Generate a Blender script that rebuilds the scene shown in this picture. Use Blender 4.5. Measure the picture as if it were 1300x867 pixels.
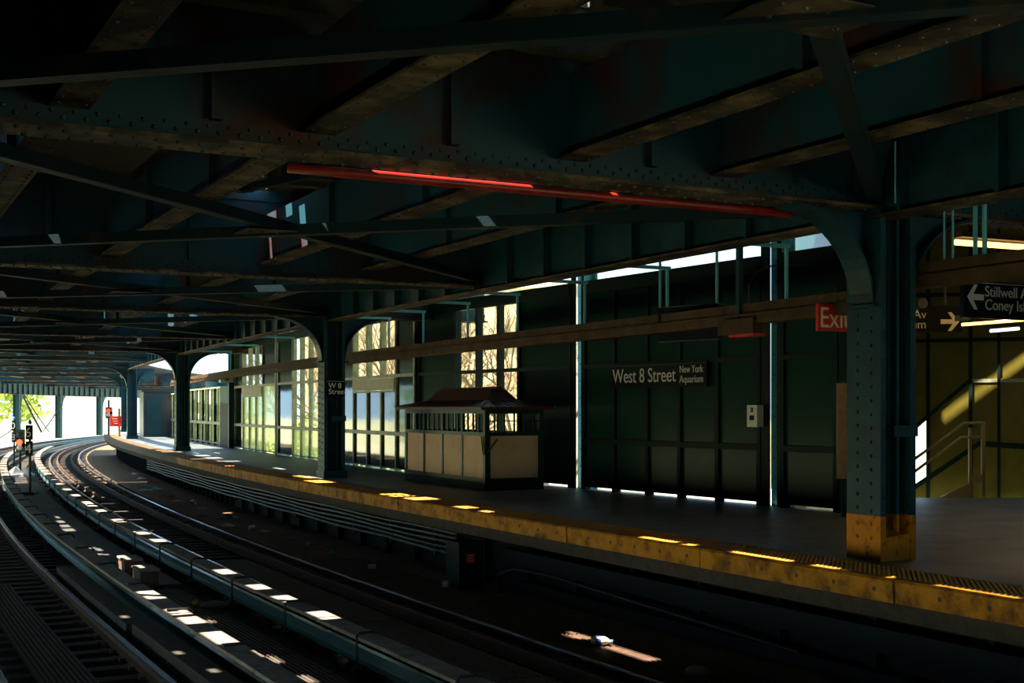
import bpy, bmesh, math, random
from mathutils import Vector, Matrix
from mathutils.geometry import delaunay_2d_cdt

for o in list(bpy.data.objects): bpy.data.objects.remove(o)
scene = bpy.context.scene
COL = scene.collection
rnd = random.Random(8)

# ------------------------------------------------------------------ camera
cam_d = bpy.data.cameras.new('camera'); cam = bpy.data.objects.new('camera', cam_d); COL.objects.link(cam)
cam_d.sensor_fit = 'HORIZONTAL'; cam_d.sensor_width = 36.0
cam_d.lens = 1610 / 1300 * 36; cam_d.shift_y = 84.5 / 1300
cam_d.clip_start = 0.05; cam_d.clip_end = 2000
cam.location = (0, 0, 1.6); cam.rotation_euler = (math.pi / 2, 0, 0)
scene.camera = cam

# ------------------------------------------------------------------ sky, sun, exposure
SUN = Vector((-0.5274, -0.0527, 0.848)).normalized()      # towards the sun
world = bpy.data.worlds.new('sky'); scene.world = world; world.use_nodes = True
bg = world.node_tree.nodes['Background']
bg.inputs['Color'].default_value = (0.50, 0.78, 1.0, 1); bg.inputs['Strength'].default_value = 0.85
sd = bpy.data.lights.new('sun', 'SUN'); sd.energy = 13.0; sd.angle = math.radians(0.55); sd.color = (1.0, 0.86, 0.66)
so_ = bpy.data.objects.new('sun', sd); COL.objects.link(so_); so_.location = (-30, 0, 60)
so_.rotation_euler = SUN.to_track_quat('Z', 'Y').to_euler()
vs = scene.view_settings
vs.view_transform = 'Standard'; vs.look = 'None'; vs.gamma = 1.0; vs.use_curve_mapping = False
vs.exposure = 1.5

# ------------------------------------------------------------------ materials
MATS = {}
def mat(name, col, rough=0.6, metal=0.0, col2=None, scale=3.0, lo=0.42, hi=0.68, bump=0.0, bscale=30.0, spec=0.5, emit=None, estr=0.0, stretch=None):
    m = bpy.data.materials.new(name); m.use_nodes = True; MATS[name] = m
    nt = m.node_tree; b = nt.nodes['Principled BSDF']
    b.inputs['Base Color'].default_value = (*col, 1); b.inputs['Roughness'].default_value = rough
    b.inputs['Metallic'].default_value = metal; b.inputs['Specular IOR Level'].default_value = spec
    if emit:
        b.inputs['Emission Color'].default_value = (*emit, 1); b.inputs['Emission Strength'].default_value = estr
    if col2 or bump:
        geo = nt.nodes.new('ShaderNodeNewGeometry'); src = geo.outputs['Position']
        if stretch:
            mp = nt.nodes.new('ShaderNodeMapping'); mp.inputs['Scale'].default_value = stretch
            nt.links.new(src, mp.inputs['Vector']); src = mp.outputs['Vector']
    if col2:
        n = nt.nodes.new('ShaderNodeTexNoise'); n.inputs['Scale'].default_value = scale; n.inputs['Detail'].default_value = 6
        n.inputs['Roughness'].default_value = 0.65
        nt.links.new(src, n.inputs['Vector'])
        mr = nt.nodes.new('ShaderNodeMapRange'); mr.inputs['From Min'].default_value = lo; mr.inputs['From Max'].default_value = hi
        nt.links.new(n.outputs['Fac'], mr.inputs['Value'])
        mx = nt.nodes.new('ShaderNodeMix'); mx.data_type = 'RGBA'
        mx.inputs['A'].default_value = (*col, 1); mx.inputs['B'].default_value = (*col2, 1)
        nt.links.new(mr.outputs['Result'], mx.inputs['Factor']); nt.links.new(mx.outputs['Result'], b.inputs['Base Color'])
    if bump:
        n2 = nt.nodes.new('ShaderNodeTexNoise'); n2.inputs['Scale'].default_value = bscale; n2.inputs['Detail'].default_value = 5
        nt.links.new(src, n2.inputs['Vector'])
        bp = nt.nodes.new('ShaderNodeBump'); bp.inputs['Strength'].default_value = bump; bp.inputs['Distance'].default_value = 0.02
        nt.links.new(n2.outputs['Fac'], bp.inputs['Height']); nt.links.new(bp.outputs['Normal'], b.inputs['Normal'])
    return m
mat('steel_teal', (0.006, 0.048, 0.080), 0.5, col2=(0.045, 0.012, 0.006), scale=0.55, lo=0.5, hi=0.62, bump=0.15, spec=0.3)
mat('steel_column', (0.006, 0.050, 0.076), 0.45, col2=(0.012, 0.026, 0.032), scale=3, bump=0.2, spec=0.2)
mat('steel_flange', (0.025, 0.02, 0.017), 0.65, col2=(0.20, 0.14, 0.08), scale=2.6, lo=0.45, hi=0.72, bump=0.4, spec=0.3)
mat('rivet_steel', (0.012, 0.03, 0.036), 0.55)
mat('brace_steel', (0.006, 0.022, 0.032), 0.5, col2=(0.05, 0.03, 0.016), scale=2.2, lo=0.55, hi=0.72, bump=0.2, spec=0.15)
mat('red_pipe', (0.30, 0.012, 0.006), 0.45, col2=(0.14, 0.008, 0.005), scale=4)
mat('panel_green', (0.007, 0.034, 0.027), 0.25, col2=(0.010, 0.04, 0.030), scale=1.2, bump=0.03, bscale=5, spec=0.10)
mat('mirror_panel', (0.006, 0.022, 0.016), 0.06, col2=(0.01, 0.03, 0.02), scale=2, bump=0.05, bscale=3, spec=1.0)
mat('mullion_green', (0.005, 0.016, 0.016), 0.5, col2=(0.008, 0.02, 0.02), scale=5, spec=0.1)
mat('mullion_pale_lit', (0.34, 0.35, 0.23), 0.45, col2=(0.16, 0.19, 0.13), scale=5)  # frame paint made paler, with daylight on the far bays put into it
mat('post_blue', (0.10, 0.42, 0.56), 0.5, col2=(0.30, 0.12, 0.05), scale=7, lo=0.64, hi=0.7)
mat('post_cyan', (0.16, 0.55, 0.70), 0.5, col2=(0.34, 0.16, 0.07), scale=7, lo=0.66, hi=0.7)
mat('cream_board', (0.62, 0.60, 0.46), 0.6, col2=(0.52, 0.50, 0.38), scale=3)
mat('concrete', (0.15, 0.172, 0.185), 0.5, col2=(0.07, 0.082, 0.09), scale=1.4, bump=0.15, bscale=25)
mat('yellow_paint', (0.42, 0.185, 0.010), 0.6, col2=(0.11, 0.048, 0.012), scale=4, lo=0.44, hi=0.66, bump=0.25, spec=0.15)
mat('yellow_base', (0.44, 0.165, 0.003), 0.5, col2=(0.13, 0.04, 0.01), scale=9, lo=0.54, hi=0.66, bump=0.3, spec=0.15)
mat('tactile_base', (0.15, 0.062, 0.032), 0.75, col2=(0.26, 0.12, 0.02), scale=2, bump=0.3)
mat('tactile_dome', (0.70, 0.34, 0.03), 0.5, col2=(0.45, 0.19, 0.03), scale=3)
mat('weathered_wood', (0.16, 0.14, 0.115), 0.8, col2=(0.08, 0.07, 0.06), scale=6, bump=0.4, bscale=18)
mat('dark_wood', (0.050, 0.044, 0.040), 0.85, col2=(0.025, 0.022, 0.020), scale=7, bump=0.5, bscale=22)
mat('board_wood', (0.26, 0.22, 0.19), 0.75, col2=(0.13, 0.11, 0.10), scale=5, bump=0.3, bscale=25)
mat('raceway_wood', (0.085, 0.05, 0.025), 0.75, col2=(0.035, 0.022, 0.014), scale=3, bump=0.3, spec=0.2)
mat('rail_steel', (0.52, 0.57, 0.68), 0.24, metal=0.9)
mat('rail_rust', (0.11, 0.062, 0.04), 0.65, col2=(0.05, 0.032, 0.025), scale=8, bump=0.3)
mat('contact_rail', (0.16, 0.34, 0.36), 0.27, metal=0.6)
mat('grating_steel', (0.095, 0.078, 0.066), 0.6, metal=0.2, col2=(0.05, 0.038, 0.03), scale=6)
mat('plate_steel', (0.06, 0.065, 0.068), 0.55, col2=(0.035, 0.038, 0.04), scale=4, bump=0.1)
mat('bed_dirt', (0.040, 0.034, 0.028), 0.95, col2=(0.018, 0.016, 0.014), scale=9, bump=0.6, bscale=40)
mat('strip_dirt', (0.20, 0.13, 0.075), 0.9, col2=(0.075, 0.055, 0.04), scale=5, bump=0.5, bscale=40)
mat('conduit', (0.14, 0.16, 0.14), 0.4, metal=0.3, col2=(0.04, 0.05, 0.045), scale=7)
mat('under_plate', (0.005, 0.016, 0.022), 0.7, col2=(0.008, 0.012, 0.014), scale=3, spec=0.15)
mat('sign_black', (0.003, 0.006, 0.007), 0.5, spec=0.12)
mat('sign_navy', (0.004, 0.008, 0.016), 0.5, spec=0.12)
mat('sign_red', (0.55, 0.010, 0.012), 0.45)
mat('letter_white', (0.62, 0.64, 0.64), 0.5)
mat('letter_cream', (0.78, 0.66, 0.42), 0.5)
mat('roof_maroon', (0.075, 0.018, 0.022), 0.5, col2=(0.05, 0.016, 0.02), scale=8)
mat('beige_panel', (0.56, 0.40, 0.27), 0.6, col2=(0.48, 0.33, 0.22), scale=2.5)
mat('white_plastic', (0.60, 0.62, 0.62), 0.35)
mat('clear_plastic', (0.75, 0.70, 0.58), 0.25)
mat('blue_plastic', (0.04, 0.22, 0.42), 0.3)
mat('label_blue', (0.05, 0.10, 0.38), 0.4)
mat('brown_paper', (0.34, 0.20, 0.10), 0.8)
mat('teal_paper', (0.10, 0.42, 0.40), 0.7)
mat('red_paper', (0.45, 0.08, 0.05), 0.7)
mat('bronze', (0.30, 0.20, 0.12), 0.5, metal=0.3, col2=(0.2, 0.12, 0.07), scale=6)
mat('olive_panel', (0.12, 0.098, 0.012), 0.5, col2=(0.15, 0.125, 0.02), scale=2.2, bump=0.1, spec=0.2)
mat('hand_rail', (0.34, 0.26, 0.12), 0.35, metal=0.3)
mat('black_metal', (0.012, 0.014, 0.016), 0.5)
mat('signal_red', (0.5, 0.01, 0.005), 0.3, emit=(1.0, 0.055, 0.02), estr=2.0)
mat('signal_red_dim', (0.5, 0.02, 0.01), 0.3, emit=(1.0, 0.06, 0.02), estr=0.8)
mat('brass', (0.45, 0.27, 0.08), 0.35, metal=0.8)
mat('tube_warm', (1, 0.8, 0.45), 0.4, emit=(1.0, 0.50, 0.14), estr=1.5)
mat('tube_white', (1, 1, 1), 0.4, emit=(0.85, 1.0, 1.0), estr=0.6)
mat('bark', (0.24, 0.18, 0.12), 0.85, col2=(0.15, 0.11, 0.08), scale=6)
mat('leaf_yellow', (0.36, 0.42, 0.06), 0.6)
mat('leaf_green', (0.16, 0.30, 0.05), 0.6)
mat('ground_pale', (0.42, 0.40, 0.30), 0.9, col2=(0.26, 0.32, 0.12), scale=0.06, lo=0.4, hi=0.6)
mat('render_wall', (0.70, 0.70, 0.70), 0.8, col2=(0.6, 0.6, 0.6), scale=0.5)
mat('window_dark', (0.42, 0.44, 0.46), 0.5)
mat('tan_brick', (0.58, 0.50, 0.38), 0.85, col2=(0.50, 0.42, 0.30), scale=0.6)
mat('tan_window', (0.36, 0.31, 0.22), 0.5)
mat('navy_hut', (0.012, 0.022, 0.035), 0.4)
mat('stone', (0.20, 0.19, 0.18), 0.8)
g = bpy.data.materials.new('pane_glass'); g.use_nodes = True; MATS['pane_glass'] = g
nt = g.node_tree; nt.nodes.remove(nt.nodes['Principled BSDF'])
tr = nt.nodes.new('ShaderNodeBsdfTransparent'); tr.inputs['Color'].default_value = (0.93, 0.90, 0.80, 1)
gl = nt.nodes.new('ShaderNodeBsdfGlossy'); gl.inputs['Roughness'].default_value = 0.05
ms = nt.nodes.new('ShaderNodeMixShader')
ms.inputs[0].default_value = 0.07; nt.links.new(tr.outputs[0], ms.inputs[1]); nt.links.new(gl.outputs[0], ms.inputs[2])
nt.links.new(ms.outputs[0], nt.nodes['Material Output'].inputs['Surface'])
# wired / frosted lower glass: part milky, part clear
g2 = bpy.data.materials.new('milky_glass'); g2.use_nodes = True; MATS['milky_glass'] = g2
nt = g2.node_tree; nt.nodes.remove(nt.nodes['Principled BSDF'])
tr = nt.nodes.new('ShaderNodeBsdfTransparent'); tr.inputs['Color'].default_value = (0.82, 0.84, 0.62, 1)
tl = nt.nodes.new('ShaderNodeBsdfTranslucent'); tl.inputs['Color'].default_value = (0.55, 0.58, 0.36, 1)
gl = nt.nodes.new('ShaderNodeBsdfGlossy'); gl.inputs['Roughness'].default_value = 0.08
m1 = nt.nodes.new('ShaderNodeMixShader'); m1.inputs[0].default_value = 0.35
m2 = nt.nodes.new('ShaderNodeMixShader'); m2.inputs[0].default_value = 0.15
nt.links.new(tr.outputs[0], m1.inputs[1]); nt.links.new(tl.outputs[0], m1.inputs[2])
nt.links.new(m1.outputs[0], m2.inputs[1]); nt.links.new(gl.outputs[0], m2.inputs[2])
nt.links.new(m2.outputs[0], nt.nodes['Material Output'].inputs['Surface'])

# ------------------------------------------------------------------ track alignment (plan curve of the rail by the platform)
DS = 0.25; S0, S1 = -26.0, 190.0
KN = [-26, -12, 20, 45, 75, 110, 190]; KV = [0.0, -0.0002, 0.0031, 0.0014, 0.0051, 0.0049, 0.0049]
def kap(s):
    for i in range(len(KN) - 1):
        if s <= KN[i + 1]: return KV[i] + (KV[i + 1] - KV[i]) * (s - KN[i]) / (KN[i + 1] - KN[i])
    return KV[-1]
NS = int((S1 - S0) / DS) + 1
SA = [S0 + i * DS for i in range(NS)]
HA = [0.0]
for i in range(1, NS): HA.append(HA[-1] + (kap(SA[i]) + kap(SA[i - 1])) / 2 * DS)
i0 = round(-S0 / DS); h0 = HA[i0]; HA = [h - h0 - 0.4932 for h in HA]
XA = [0.0]; YA = [0.0]
for i in range(1, NS):
    XA.append(XA[-1] + (math.sin(HA[i]) + math.sin(HA[i - 1])) / 2 * DS); YA.append(YA[-1] + (math.cos(HA[i]) + math.cos(HA[i - 1])) / 2 * DS)
ox, oy = XA[i0] - 3.2745, YA[i0] - 9.3317
XA = [x - ox for x in XA]; YA = [y - oy for y in YA]
def frame(s):
    f = (s - S0) / DS; i = max(0, min(NS - 2, int(f))); t = f - i
    return XA[i] + (XA[i + 1] - XA[i]) * t, YA[i] + (YA[i + 1] - YA[i]) * t, HA[i] + (HA[i + 1] - HA[i]) * t
def W(s, o, z=0.0):
    x, y, a = frame(s); return Vector((x + math.cos(a) * o, y - math.sin(a) * o, z))
def nrm(s):
    a = frame(s)[2]; return Vector((math.cos(a), -math.sin(a), 0))
def tng(s):
    a = frame(s)[2]; return Vector((math.sin(a), math.cos(a), 0))
def rotz(s): return -frame(s)[2]
def px(u, v, z):                       # a point at height z seen at photo pixel (u, v)
    d = 1610 * (1.6 - z) / (v - 518.0); return Vector(((u - 650) / 1610 * d, d, z))
def pxd(u, v, d):                      # a point at depth d
    return Vector(((u - 650) / 1610 * d, d, 1.6 - (v - 518.0) / 1610 * d))
ZR = -1.143                            # rail top
UP = Vector((0, 0, 1))

# ------------------------------------------------------------------ mesh builder
class MB:
    def __init__(s): s.v = []; s.f = []
    def add(s, vs_, fs):
        b = len(s.v); s.v += [tuple(v) for v in vs_]; s.f += [tuple(i + b for i in f) for f in fs]; return s
    def box(s, c, sx, sy, sz, rz=0.0):
        ca, sa = math.cos(rz), math.sin(rz); vs_ = []
        for k in (-1, 1):
            for j in (-1, 1):
                for i in (-1, 1):
                    x, y = i * sx / 2, j * sy / 2
                    vs_.append((c[0] + ca * x - sa * y, c[1] + sa * x + ca * y, c[2] + k * sz / 2))
        return s.add(vs_, [(0, 2, 3, 1), (4, 5, 7, 6), (0, 1, 5, 4), (2, 6, 7, 3), (0, 4, 6, 2), (1, 3, 7, 5)])
    def bar(s, a, b, w, h, up=UP):      # box from a to b, width w, height h
        a = Vector(a); b = Vector(b); d = (b - a).normalized(); r = d.cross(up).normalized(); u = r.cross(d).normalized()
        vs_ = []
        for p in (a, b):
            for i, j in ((-1, -1), (1, -1), (1, 1), (-1, 1)): vs_.append(p + r * (i * w / 2) + u * (j * h / 2))
        return s.add(vs_, [(0, 1, 2, 3), (7, 6, 5, 4), (0, 4, 5, 1), (1, 5, 6, 2), (2, 6, 7, 3), (3, 7, 4, 0)])
    def tube(s, pts, r, n=8, r2=None):
        pts = [Vector(p) for p in pts]; rings = []
        for i, p in enumerate(pts):
            d = (pts[min(i + 1, len(pts) - 1)] - pts[max(i - 1, 0)]).normalized()
            a = d.cross(UP if abs(d.z) < 0.95 else Vector((1, 0, 0))).normalized(); b = a.cross(d)
            rr = r if r2 is None else r + (r2 - r) * i / max(1, len(pts) - 1)
            rings.append([p + (a * math.cos(2 * math.pi * k / n) + b * math.sin(2 * math.pi * k / n)) * rr for k in range(n)])
        vs_ = [v for R in rings for v in R]; fs = []
        for i in range(len(pts) - 1):
            for k in range(n):
                fs.append((i * n + k, i * n + (k + 1) % n, (i + 1) * n + (k + 1) % n, (i + 1) * n + k))
        fs.append(tuple(range(n - 1, -1, -1))); fs.append(tuple((len(pts) - 1) * n + k for k in range(n)))
        return s.add(vs_, fs)
    def loft(s, profs):                 # closed profiles with equal counts
        n = len(profs[0]); vs_ = [v for p in profs for v in p]; fs = []
        for i in range(len(profs) - 1):
            for k in range(n): fs.append((i * n + k, i * n + (k + 1) % n, (i + 1) * n + (k + 1) % n, (i + 1) * n + k))
        fs.append(tuple(range(n - 1, -1, -1))); fs.append(tuple((len(profs) - 1) * n + k for k in range(n)))
        return s.add(vs_, fs)
    def sweep(s, prof, s0, s1, ds=1.0):  # profile of (offset, z) along the alignment
        n = max(1, round((s1 - s0) / ds))
        return s.loft([[W(s0 + (s1 - s0) * i / n, o, z) for o, z in prof] for i in range(n + 1)])
    def rect(s, o0, o1, z0, z1, s0, s1, ds=1.0):
        return s.sweep([(o0, z0), (o1, z0), (o1, z1), (o0, z1)], s0, s1, ds)
    def rivet(s, c, n, r=0.02, h=0.016, k=6):
        c = Vector(c); n = Vector(n).normalized(); a = n.cross(UP if abs(n.z) < 0.9 else Vector((1, 0, 0))).normalized(); b = n.cross(a)
        vs_ = []
        for (q, hh) in ((1.0, 0.0), (0.72, 0.75)):
            for i in range(k): t = 2 * math.pi * i / k; vs_.append(c + (a * math.cos(t) + b * math.sin(t)) * (r * q) + n * (h * hh))
        vs_.append(c + n * h)
        fs = [(i, (i + 1) % k, k + (i + 1) % k, k + i) for i in range(k)] + [(k + i, k + (i + 1) % k, 2 * k) for i in range(k)]
        return s.add(vs_, fs)
    def lathe(s, prof, c=(0, 0, 0), n=12, axis='Z'):
        vs_ = []; c = Vector(c)
        for r, h in prof:
            for k in range(n):
                t = 2 * math.pi * k / n; x, y = r * math.cos(t), r * math.sin(t)
                vs_.append(c + (Vector((x, y, h)) if axis == 'Z' else Vector((h, x, y))))
        fs = []
        for i in range(len(prof) - 1):
            for k in range(n): fs.append((i * n + k, i * n + (k + 1) % n, (i + 1) * n + (k + 1) % n, (i + 1) * n + k))
        fs.append(tuple(range(n - 1, -1, -1))); fs.append(tuple((len(prof) - 1) * n + k for k in range(n)))
        return s.add(vs_, fs)
    def prism(s, poly, depth):          # poly of 3D points extruded by a vector
        d = Vector(depth); n = len(poly); vs_ = [Vector(p) for p in poly] + [Vector(p) + d for p in poly]
        fs = [tuple(range(n - 1, -1, -1)), tuple(range(n, 2 * n))] + [(i, (i + 1) % n, n + (i + 1) % n, n + i) for i in range(n)]
        return s.add(vs_, fs)
    def mesh(s, name, origin):
        me = bpy.data.meshes.new(name); o = Vector(origin)
        me.from_pydata([(v[0] - o.x, v[1] - o.y, v[2] - o.z) for v in s.v], [], s.f)
        bm = bmesh.new(); bm.from_mesh(me); bmesh.ops.recalc_face_normals(bm, faces=bm.faces); bm.to_mesh(me); bm.free()
        return me
    def build(s, name, m, parent=None, smooth=False, kind=None):
        if parent is not None: org = Vector(ORG[parent.name])
        else:
            xs = [v[0] for v in s.v]; ys = [v[1] for v in s.v]; zs = [v[2] for v in s.v]
            org = Vector(((min(xs) + max(xs)) / 2, (min(ys) + max(ys)) / 2, min(zs)))
        me = s.mesh(name, org); me.materials.append(MATS[m])
        if smooth: me.polygons.foreach_set('use_smooth', [True] * len(me.polygons))
        ob = bpy.data.objects.new(name, me); COL.objects.link(ob)
        if parent is not None: ob.parent = parent
        else: ob.location = org
        ORG[ob.name] = tuple(org)
        if kind: ob['kind'] = kind
        return ob
ORG = {}
def tag(o, label=None, cat=None, group=None, kind=None):
    if label: o['label'] = label
    if cat: o['category'] = cat
    if group: o['group'] = group
    if kind: o['kind'] = kind
    return o
def thing(name, loc, label=None, cat=None, group=None, kind=None):
    o = bpy.data.objects.new(name, None); COL.objects.link(o); o.location = loc; o.empty_display_size = 0.2
    ORG[o.name] = tuple(loc); return tag(o, label, cat, group, kind)
def inst(name, me, parent, loc, rz=0.0):   # a part that shares mesh data (loc in world)
    o = bpy.data.objects.new(name, me); COL.objects.link(o)
    if parent is not None:
        o.parent = parent; o.location = Vector(loc) - Vector(ORG[parent.name])
    else: o.location = loc
    o.rotation_euler.z = rz; ORG[o.name] = tuple(loc); return o
def text(body, size, m, parent, org, u, name='lettering', ext=0.003, spacing=1.0, condense=1.0, width=None):
    cu = bpy.data.curves.new('t', 'FONT'); cu.body = body; cu.size = size; cu.extrude = ext; cu.space_character = spacing
    to = bpy.data.objects.new('t', cu); me = bpy.data.meshes.new_from_object(to)
    if width: condense = width / max(v.co.x for v in me.vertices)
    u = Vector(u).normalized(); nn = u.cross(UP)
    M = Matrix((( u.x, 0, nn.x), (u.y, 0, nn.y), (u.z, 1, nn.z)))
    o0 = Vector(org) - Vector(ORG[parent.name])
    for v in me.vertices: v.co = o0 + M @ Vector((v.co.x * condense, v.co.y, v.co.z))
    bpy.data.objects.remove(to); bpy.data.curves.remove(cu)
    me.materials.clear(); me.materials.append(MATS[m]); me.name = name
    ob = bpy.data.objects.new(name, me); COL.objects.link(ob); ob.parent = parent; return ob
def cdt_slab(outline, holes, z0, z1):
    def ccw(P):
        P = [Vector(p) for p in P]; ar = sum(P[i].x * P[(i + 1) % len(P)].y - P[(i + 1) % len(P)].x * P[i].y for i in range(len(P)))
        return P if ar > 0 else P[::-1]
    pts = ccw(outline); holes = [ccw(h) for h in holes]; faces = [list(range(len(pts)))]
    vin = list(pts); fin = [faces[0]]
    for h in holes:
        b = len(vin); vin += [Vector(p) for p in h]; fin.append(list(range(b, b + len(h))))
    v, e, f, ov, oe, of = delaunay_2d_cdt(vin, [], fin, 1, 1e-5)
    keep = [fc for fc, src in zip(f, of) if src == [0] or (0 in src and len(src) == 1)]
    mb = MB(); n = len(v)
    mb.add([(p.x, p.y, z0) for p in v], [tuple(reversed(k)) for k in keep])
    mb.add([(p.x, p.y, z1) for p in v], [tuple(k) for k in keep])
    cnt = {}
    for k in keep:
        for i in range(len(k)):
            a, b = k[i], k[(i + 1) % len(k)]; key = (min(a, b), max(a, b)); cnt[key] = cnt.get(key, 0) + 1
    for (a, b), c in cnt.items():
        if c == 1: mb.f.append((a, b, n + b, n + a))
    return mb
ORD = ['first', 'second', 'third', 'fourth', 'fifth', 'sixth', 'seventh', 'eighth', 'ninth', 'tenth', 'eleventh', 'twelfth', 'thirteenth', 'fourteenth', 'fifteenth', 'sixteenth']

# ================================================================== SETTING
DZ = 5.10
HOLES = []
def cast(p, z=DZ):
    p = Vector(p); q = p + SUN * ((z - p.z) / SUN.z); return Vector((q.x, q.y))
def gap(s, o, hs, ho, z): HOLES.append([cast(W(s + a * hs, o + b * ho, z)) for a, b in ((-1, -1), (1, -1), (1, 1), (-1, 1))])
def gap_px(u, v, z, hs, ho, snap=None):
    p = px(u, v, z); best = min(range(NS), key=lambda i: (XA[i] - p.x) ** 2 + (YA[i] - p.y) ** 2)
    s = SA[best]; a = HA[best]; o = (p.x - XA[best]) * math.cos(a) - (p.y - YA[best]) * math.sin(a)
    ds_ = (p.x - XA[best]) * math.sin(a) + (p.y - YA[best]) * math.cos(a)
    gap(s + ds_, snap if snap is not None else o, hs, ho, z)
# daylight gaps in the deck overhead (boards missing between the ties)
for u, v, h in ((195, 755, .42), (225, 777, .26), (242, 788, .26), (275, 810, .40)): gap_px(u, v, -0.91, h, 0.13, -3.60)
for u, v, h in ((114, 641, .5), (151, 661, .42), (183, 676, .36), (196, 686, .36), (278, 726, .30), (326, 745, .26), (357, 761, .30), (402, 782, .30)): gap_px(u, v, -0.91, h, 0.13, -2.10)
for u, v in ((78, 656), (80, 661.5), (84, 667), (88, 672)): gap_px(u, v, -1.19, 0.34, 0.17)
for u, v in ((94, 656.6), (100, 661.5), (109, 670)): gap_px(u, v, -1.19, 0.26, 0.15)
for u, v in ((58, 627.7), (63, 633), (65.5, 638)): gap_px(u, v, -1.19, 0.42, 0.16)
for u, v, h, w in ((112, 695, .13, .13), (144.6, 696, .25, .38), (121, 703, .13, .12), (139, 703, .10, .14)): gap_px(u, v, -1.19, h, w)
for u, v, h, w in ((165, 708, .30, .12), (185, 720, .30, .12)): gap_px(u, v, -0.92, h, w)
for u, v, h, w in ((159, 727, .22, .2), (181, 738, .2, .22), (205, 737, .2, .12), (264, 787, .22, .30), (346, 836, .24, .30), (383, 862, .2, .30)): gap_px(u, v, -1.2, h, w)
for u, v, h, w in ((499, 629.5, .42, .30), (534, 634, .30, .25), (583, 645, .28, .22), (612, 650.5, .16, .15), (405, 612, .5, .22), (390, 606, .6, .2)): gap_px(u, v, 0.0, h, w)
for u, v, h, w in ((840, 688.5, .55, .07), (961, 708, .50, .06), (1073, 727, .55, .05), (1240, 755, .55, .035)): gap_px(u, v, 0.0, h, w, 1.40 + w)
for u, v, h, w in ((770, 819, .95, .10), (735, 805, .3, .05)): gap_px(u, v, -1.22, h, w)
for s in (26, 29.5, 31, 34, 36.2, 38.5, 40.3, 42): gap(s, 1.9 + 1.2 * ((s * 7) % 3) / 3, 0.5, 0.28 + 0.1 * ((s * 3) % 2), 0.0)
for s in (24, 27, 30, 33, 36, 39, 42): gap(s, -0.75, 0.16, 0.5, -1.29); gap(s + 1.2, -2.1, 0.4, 0.12, -0.91); gap(s + .5, -5.0, 0.14, 0.4, -1.29)
for s in (7.3, 9.2, 11, 13.5, 16, 18, 21): gap(s, -2.45, 0.10, 0.10, -1.29); gap(s + .6, -2.5, 0.07, 0.12, -1.29)
for s, o in ((4.6, -3.15), (7.0, -3.9), (9.8, -3.95), (5.9, -3.8), (8.2, -3.3), (11.5, -3.2)): gap(s, o, 0.10, 0.05, -1.29)
# light on the red pipe and on the stringer flanges
for o in (-3.3, -2.6, -1.9): gap(3.64, o, 0.06, 0.36, 3.63)
# little sky gaps seen directly
for u, v, hs, ho in ((338, 212, .14, .2), (330, 213, .14, .2), (293, 235, .14, .2), (300, 236, .14, .14), (649, 29, .12, .09), (30, 460, .3, .5), (60, 465, .3, .5), (95, 470, .3, .6), (101, 353, .1, .2), (128, 354, .1, .5), (111, 364, .1, .12), (122, 375, .1, .5)):
    p = pxd(u, v, 1610 * (DZ - 1.6) / (518 - v)); best = min(range(NS), key=lambda i: (XA[i] - p.x) ** 2 + (YA[i] - p.y) ** 2)
    a = HA[best]; o = (p.x - XA[best]) * math.cos(a) - (p.y - YA[best]) * math.sin(a); s = SA[best]
    HOLES.append([W(s + i * hs, o + j * ho).to_2d() for i, j in ((-1, -1), (1, -1), (1, 1), (-1, 1))])
GAPS = [(sum(p.x for p in h) / len(h), sum(p.y for p in h) / len(h)) for h in HOLES]

ceiling = thing('ceiling', (0, 12, DZ), kind='structure'); tag(ceiling, 'dark underside of the deck of the upper level tracks')
outl = [W(s, -10.6) for s in range(-22, 45, 3)] + [W(44.5, -10.6), W(44.5, 6.6)] + [W(s, 6.6) for s in range(41, -23, -3)]
cdt_slab([p.to_2d() for p in outl], HOLES, DZ, DZ + 0.06).build('deck_boards', 'dark_wood', ceiling)
# upper ties: singly under the deck nearby, open deck further out
me_t = MB().box((0, 0, 0.2), 3.3, 0.2, 0.4).mesh('tie', (0, 0, 0)); me_t.materials.append(MATS['dark_wood'])
for oc in (-4.62, -0.42):
    s = -7.0
    while s < 20:
        p = W(s, oc, DZ - 0.40)
        t_ = tng(s); n_ = nrm(s); ok = True
        for gx, gy in GAPS:
            d = Vector((gx - p.x, gy - p.y, 0))
            if abs(d.dot(t_)) < 0.55 and abs(d.dot(n_)) < 2.1: ok = False; break
        if ok: inst('tie', me_t, ceiling, p, rotz(s))
        s += 0.62
me_t2 = MB().box((0, 0, 0.09), 13.2, 0.20, 0.18).mesh('tie', (0, 0, 0)); me_t2.materials.append(MATS['dark_wood'])
s = 44.8
while s < 150:
    inst('tie', me_t2, ceiling, W(s, -4.0, DZ - 0.1), rotz(s)); s += 0.62 if s < 60 else 0.78
SB0 = Vector((5.2, 25.25, 0)); SBD = (Vector((11.0, 22.85, 0)) - SB0).normalized(); SBN = Vector((-SBD.y, SBD.x, 0))   # back wall, SBN away from camera
def sb(u, v, d=0.0):                                   # photo pixel on the stair wall
    k = (u - 650) / 1610.0; t = (k * SB0.y - SB0.x) / (SBD.x - k * SBD.y); p = SB0 + SBD * t
    return Vector((p.x, p.y, 1.6 - (v - 518) / 1610 * p.y)) + SBN * d
MB().rect(-3.5, -1.5, DZ + 0.09, DZ + 0.14, 44.6, 84, 3).build('shade_board', 'dark_wood', ceiling)  # added above the tracks only to shade the trackside strip
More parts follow.
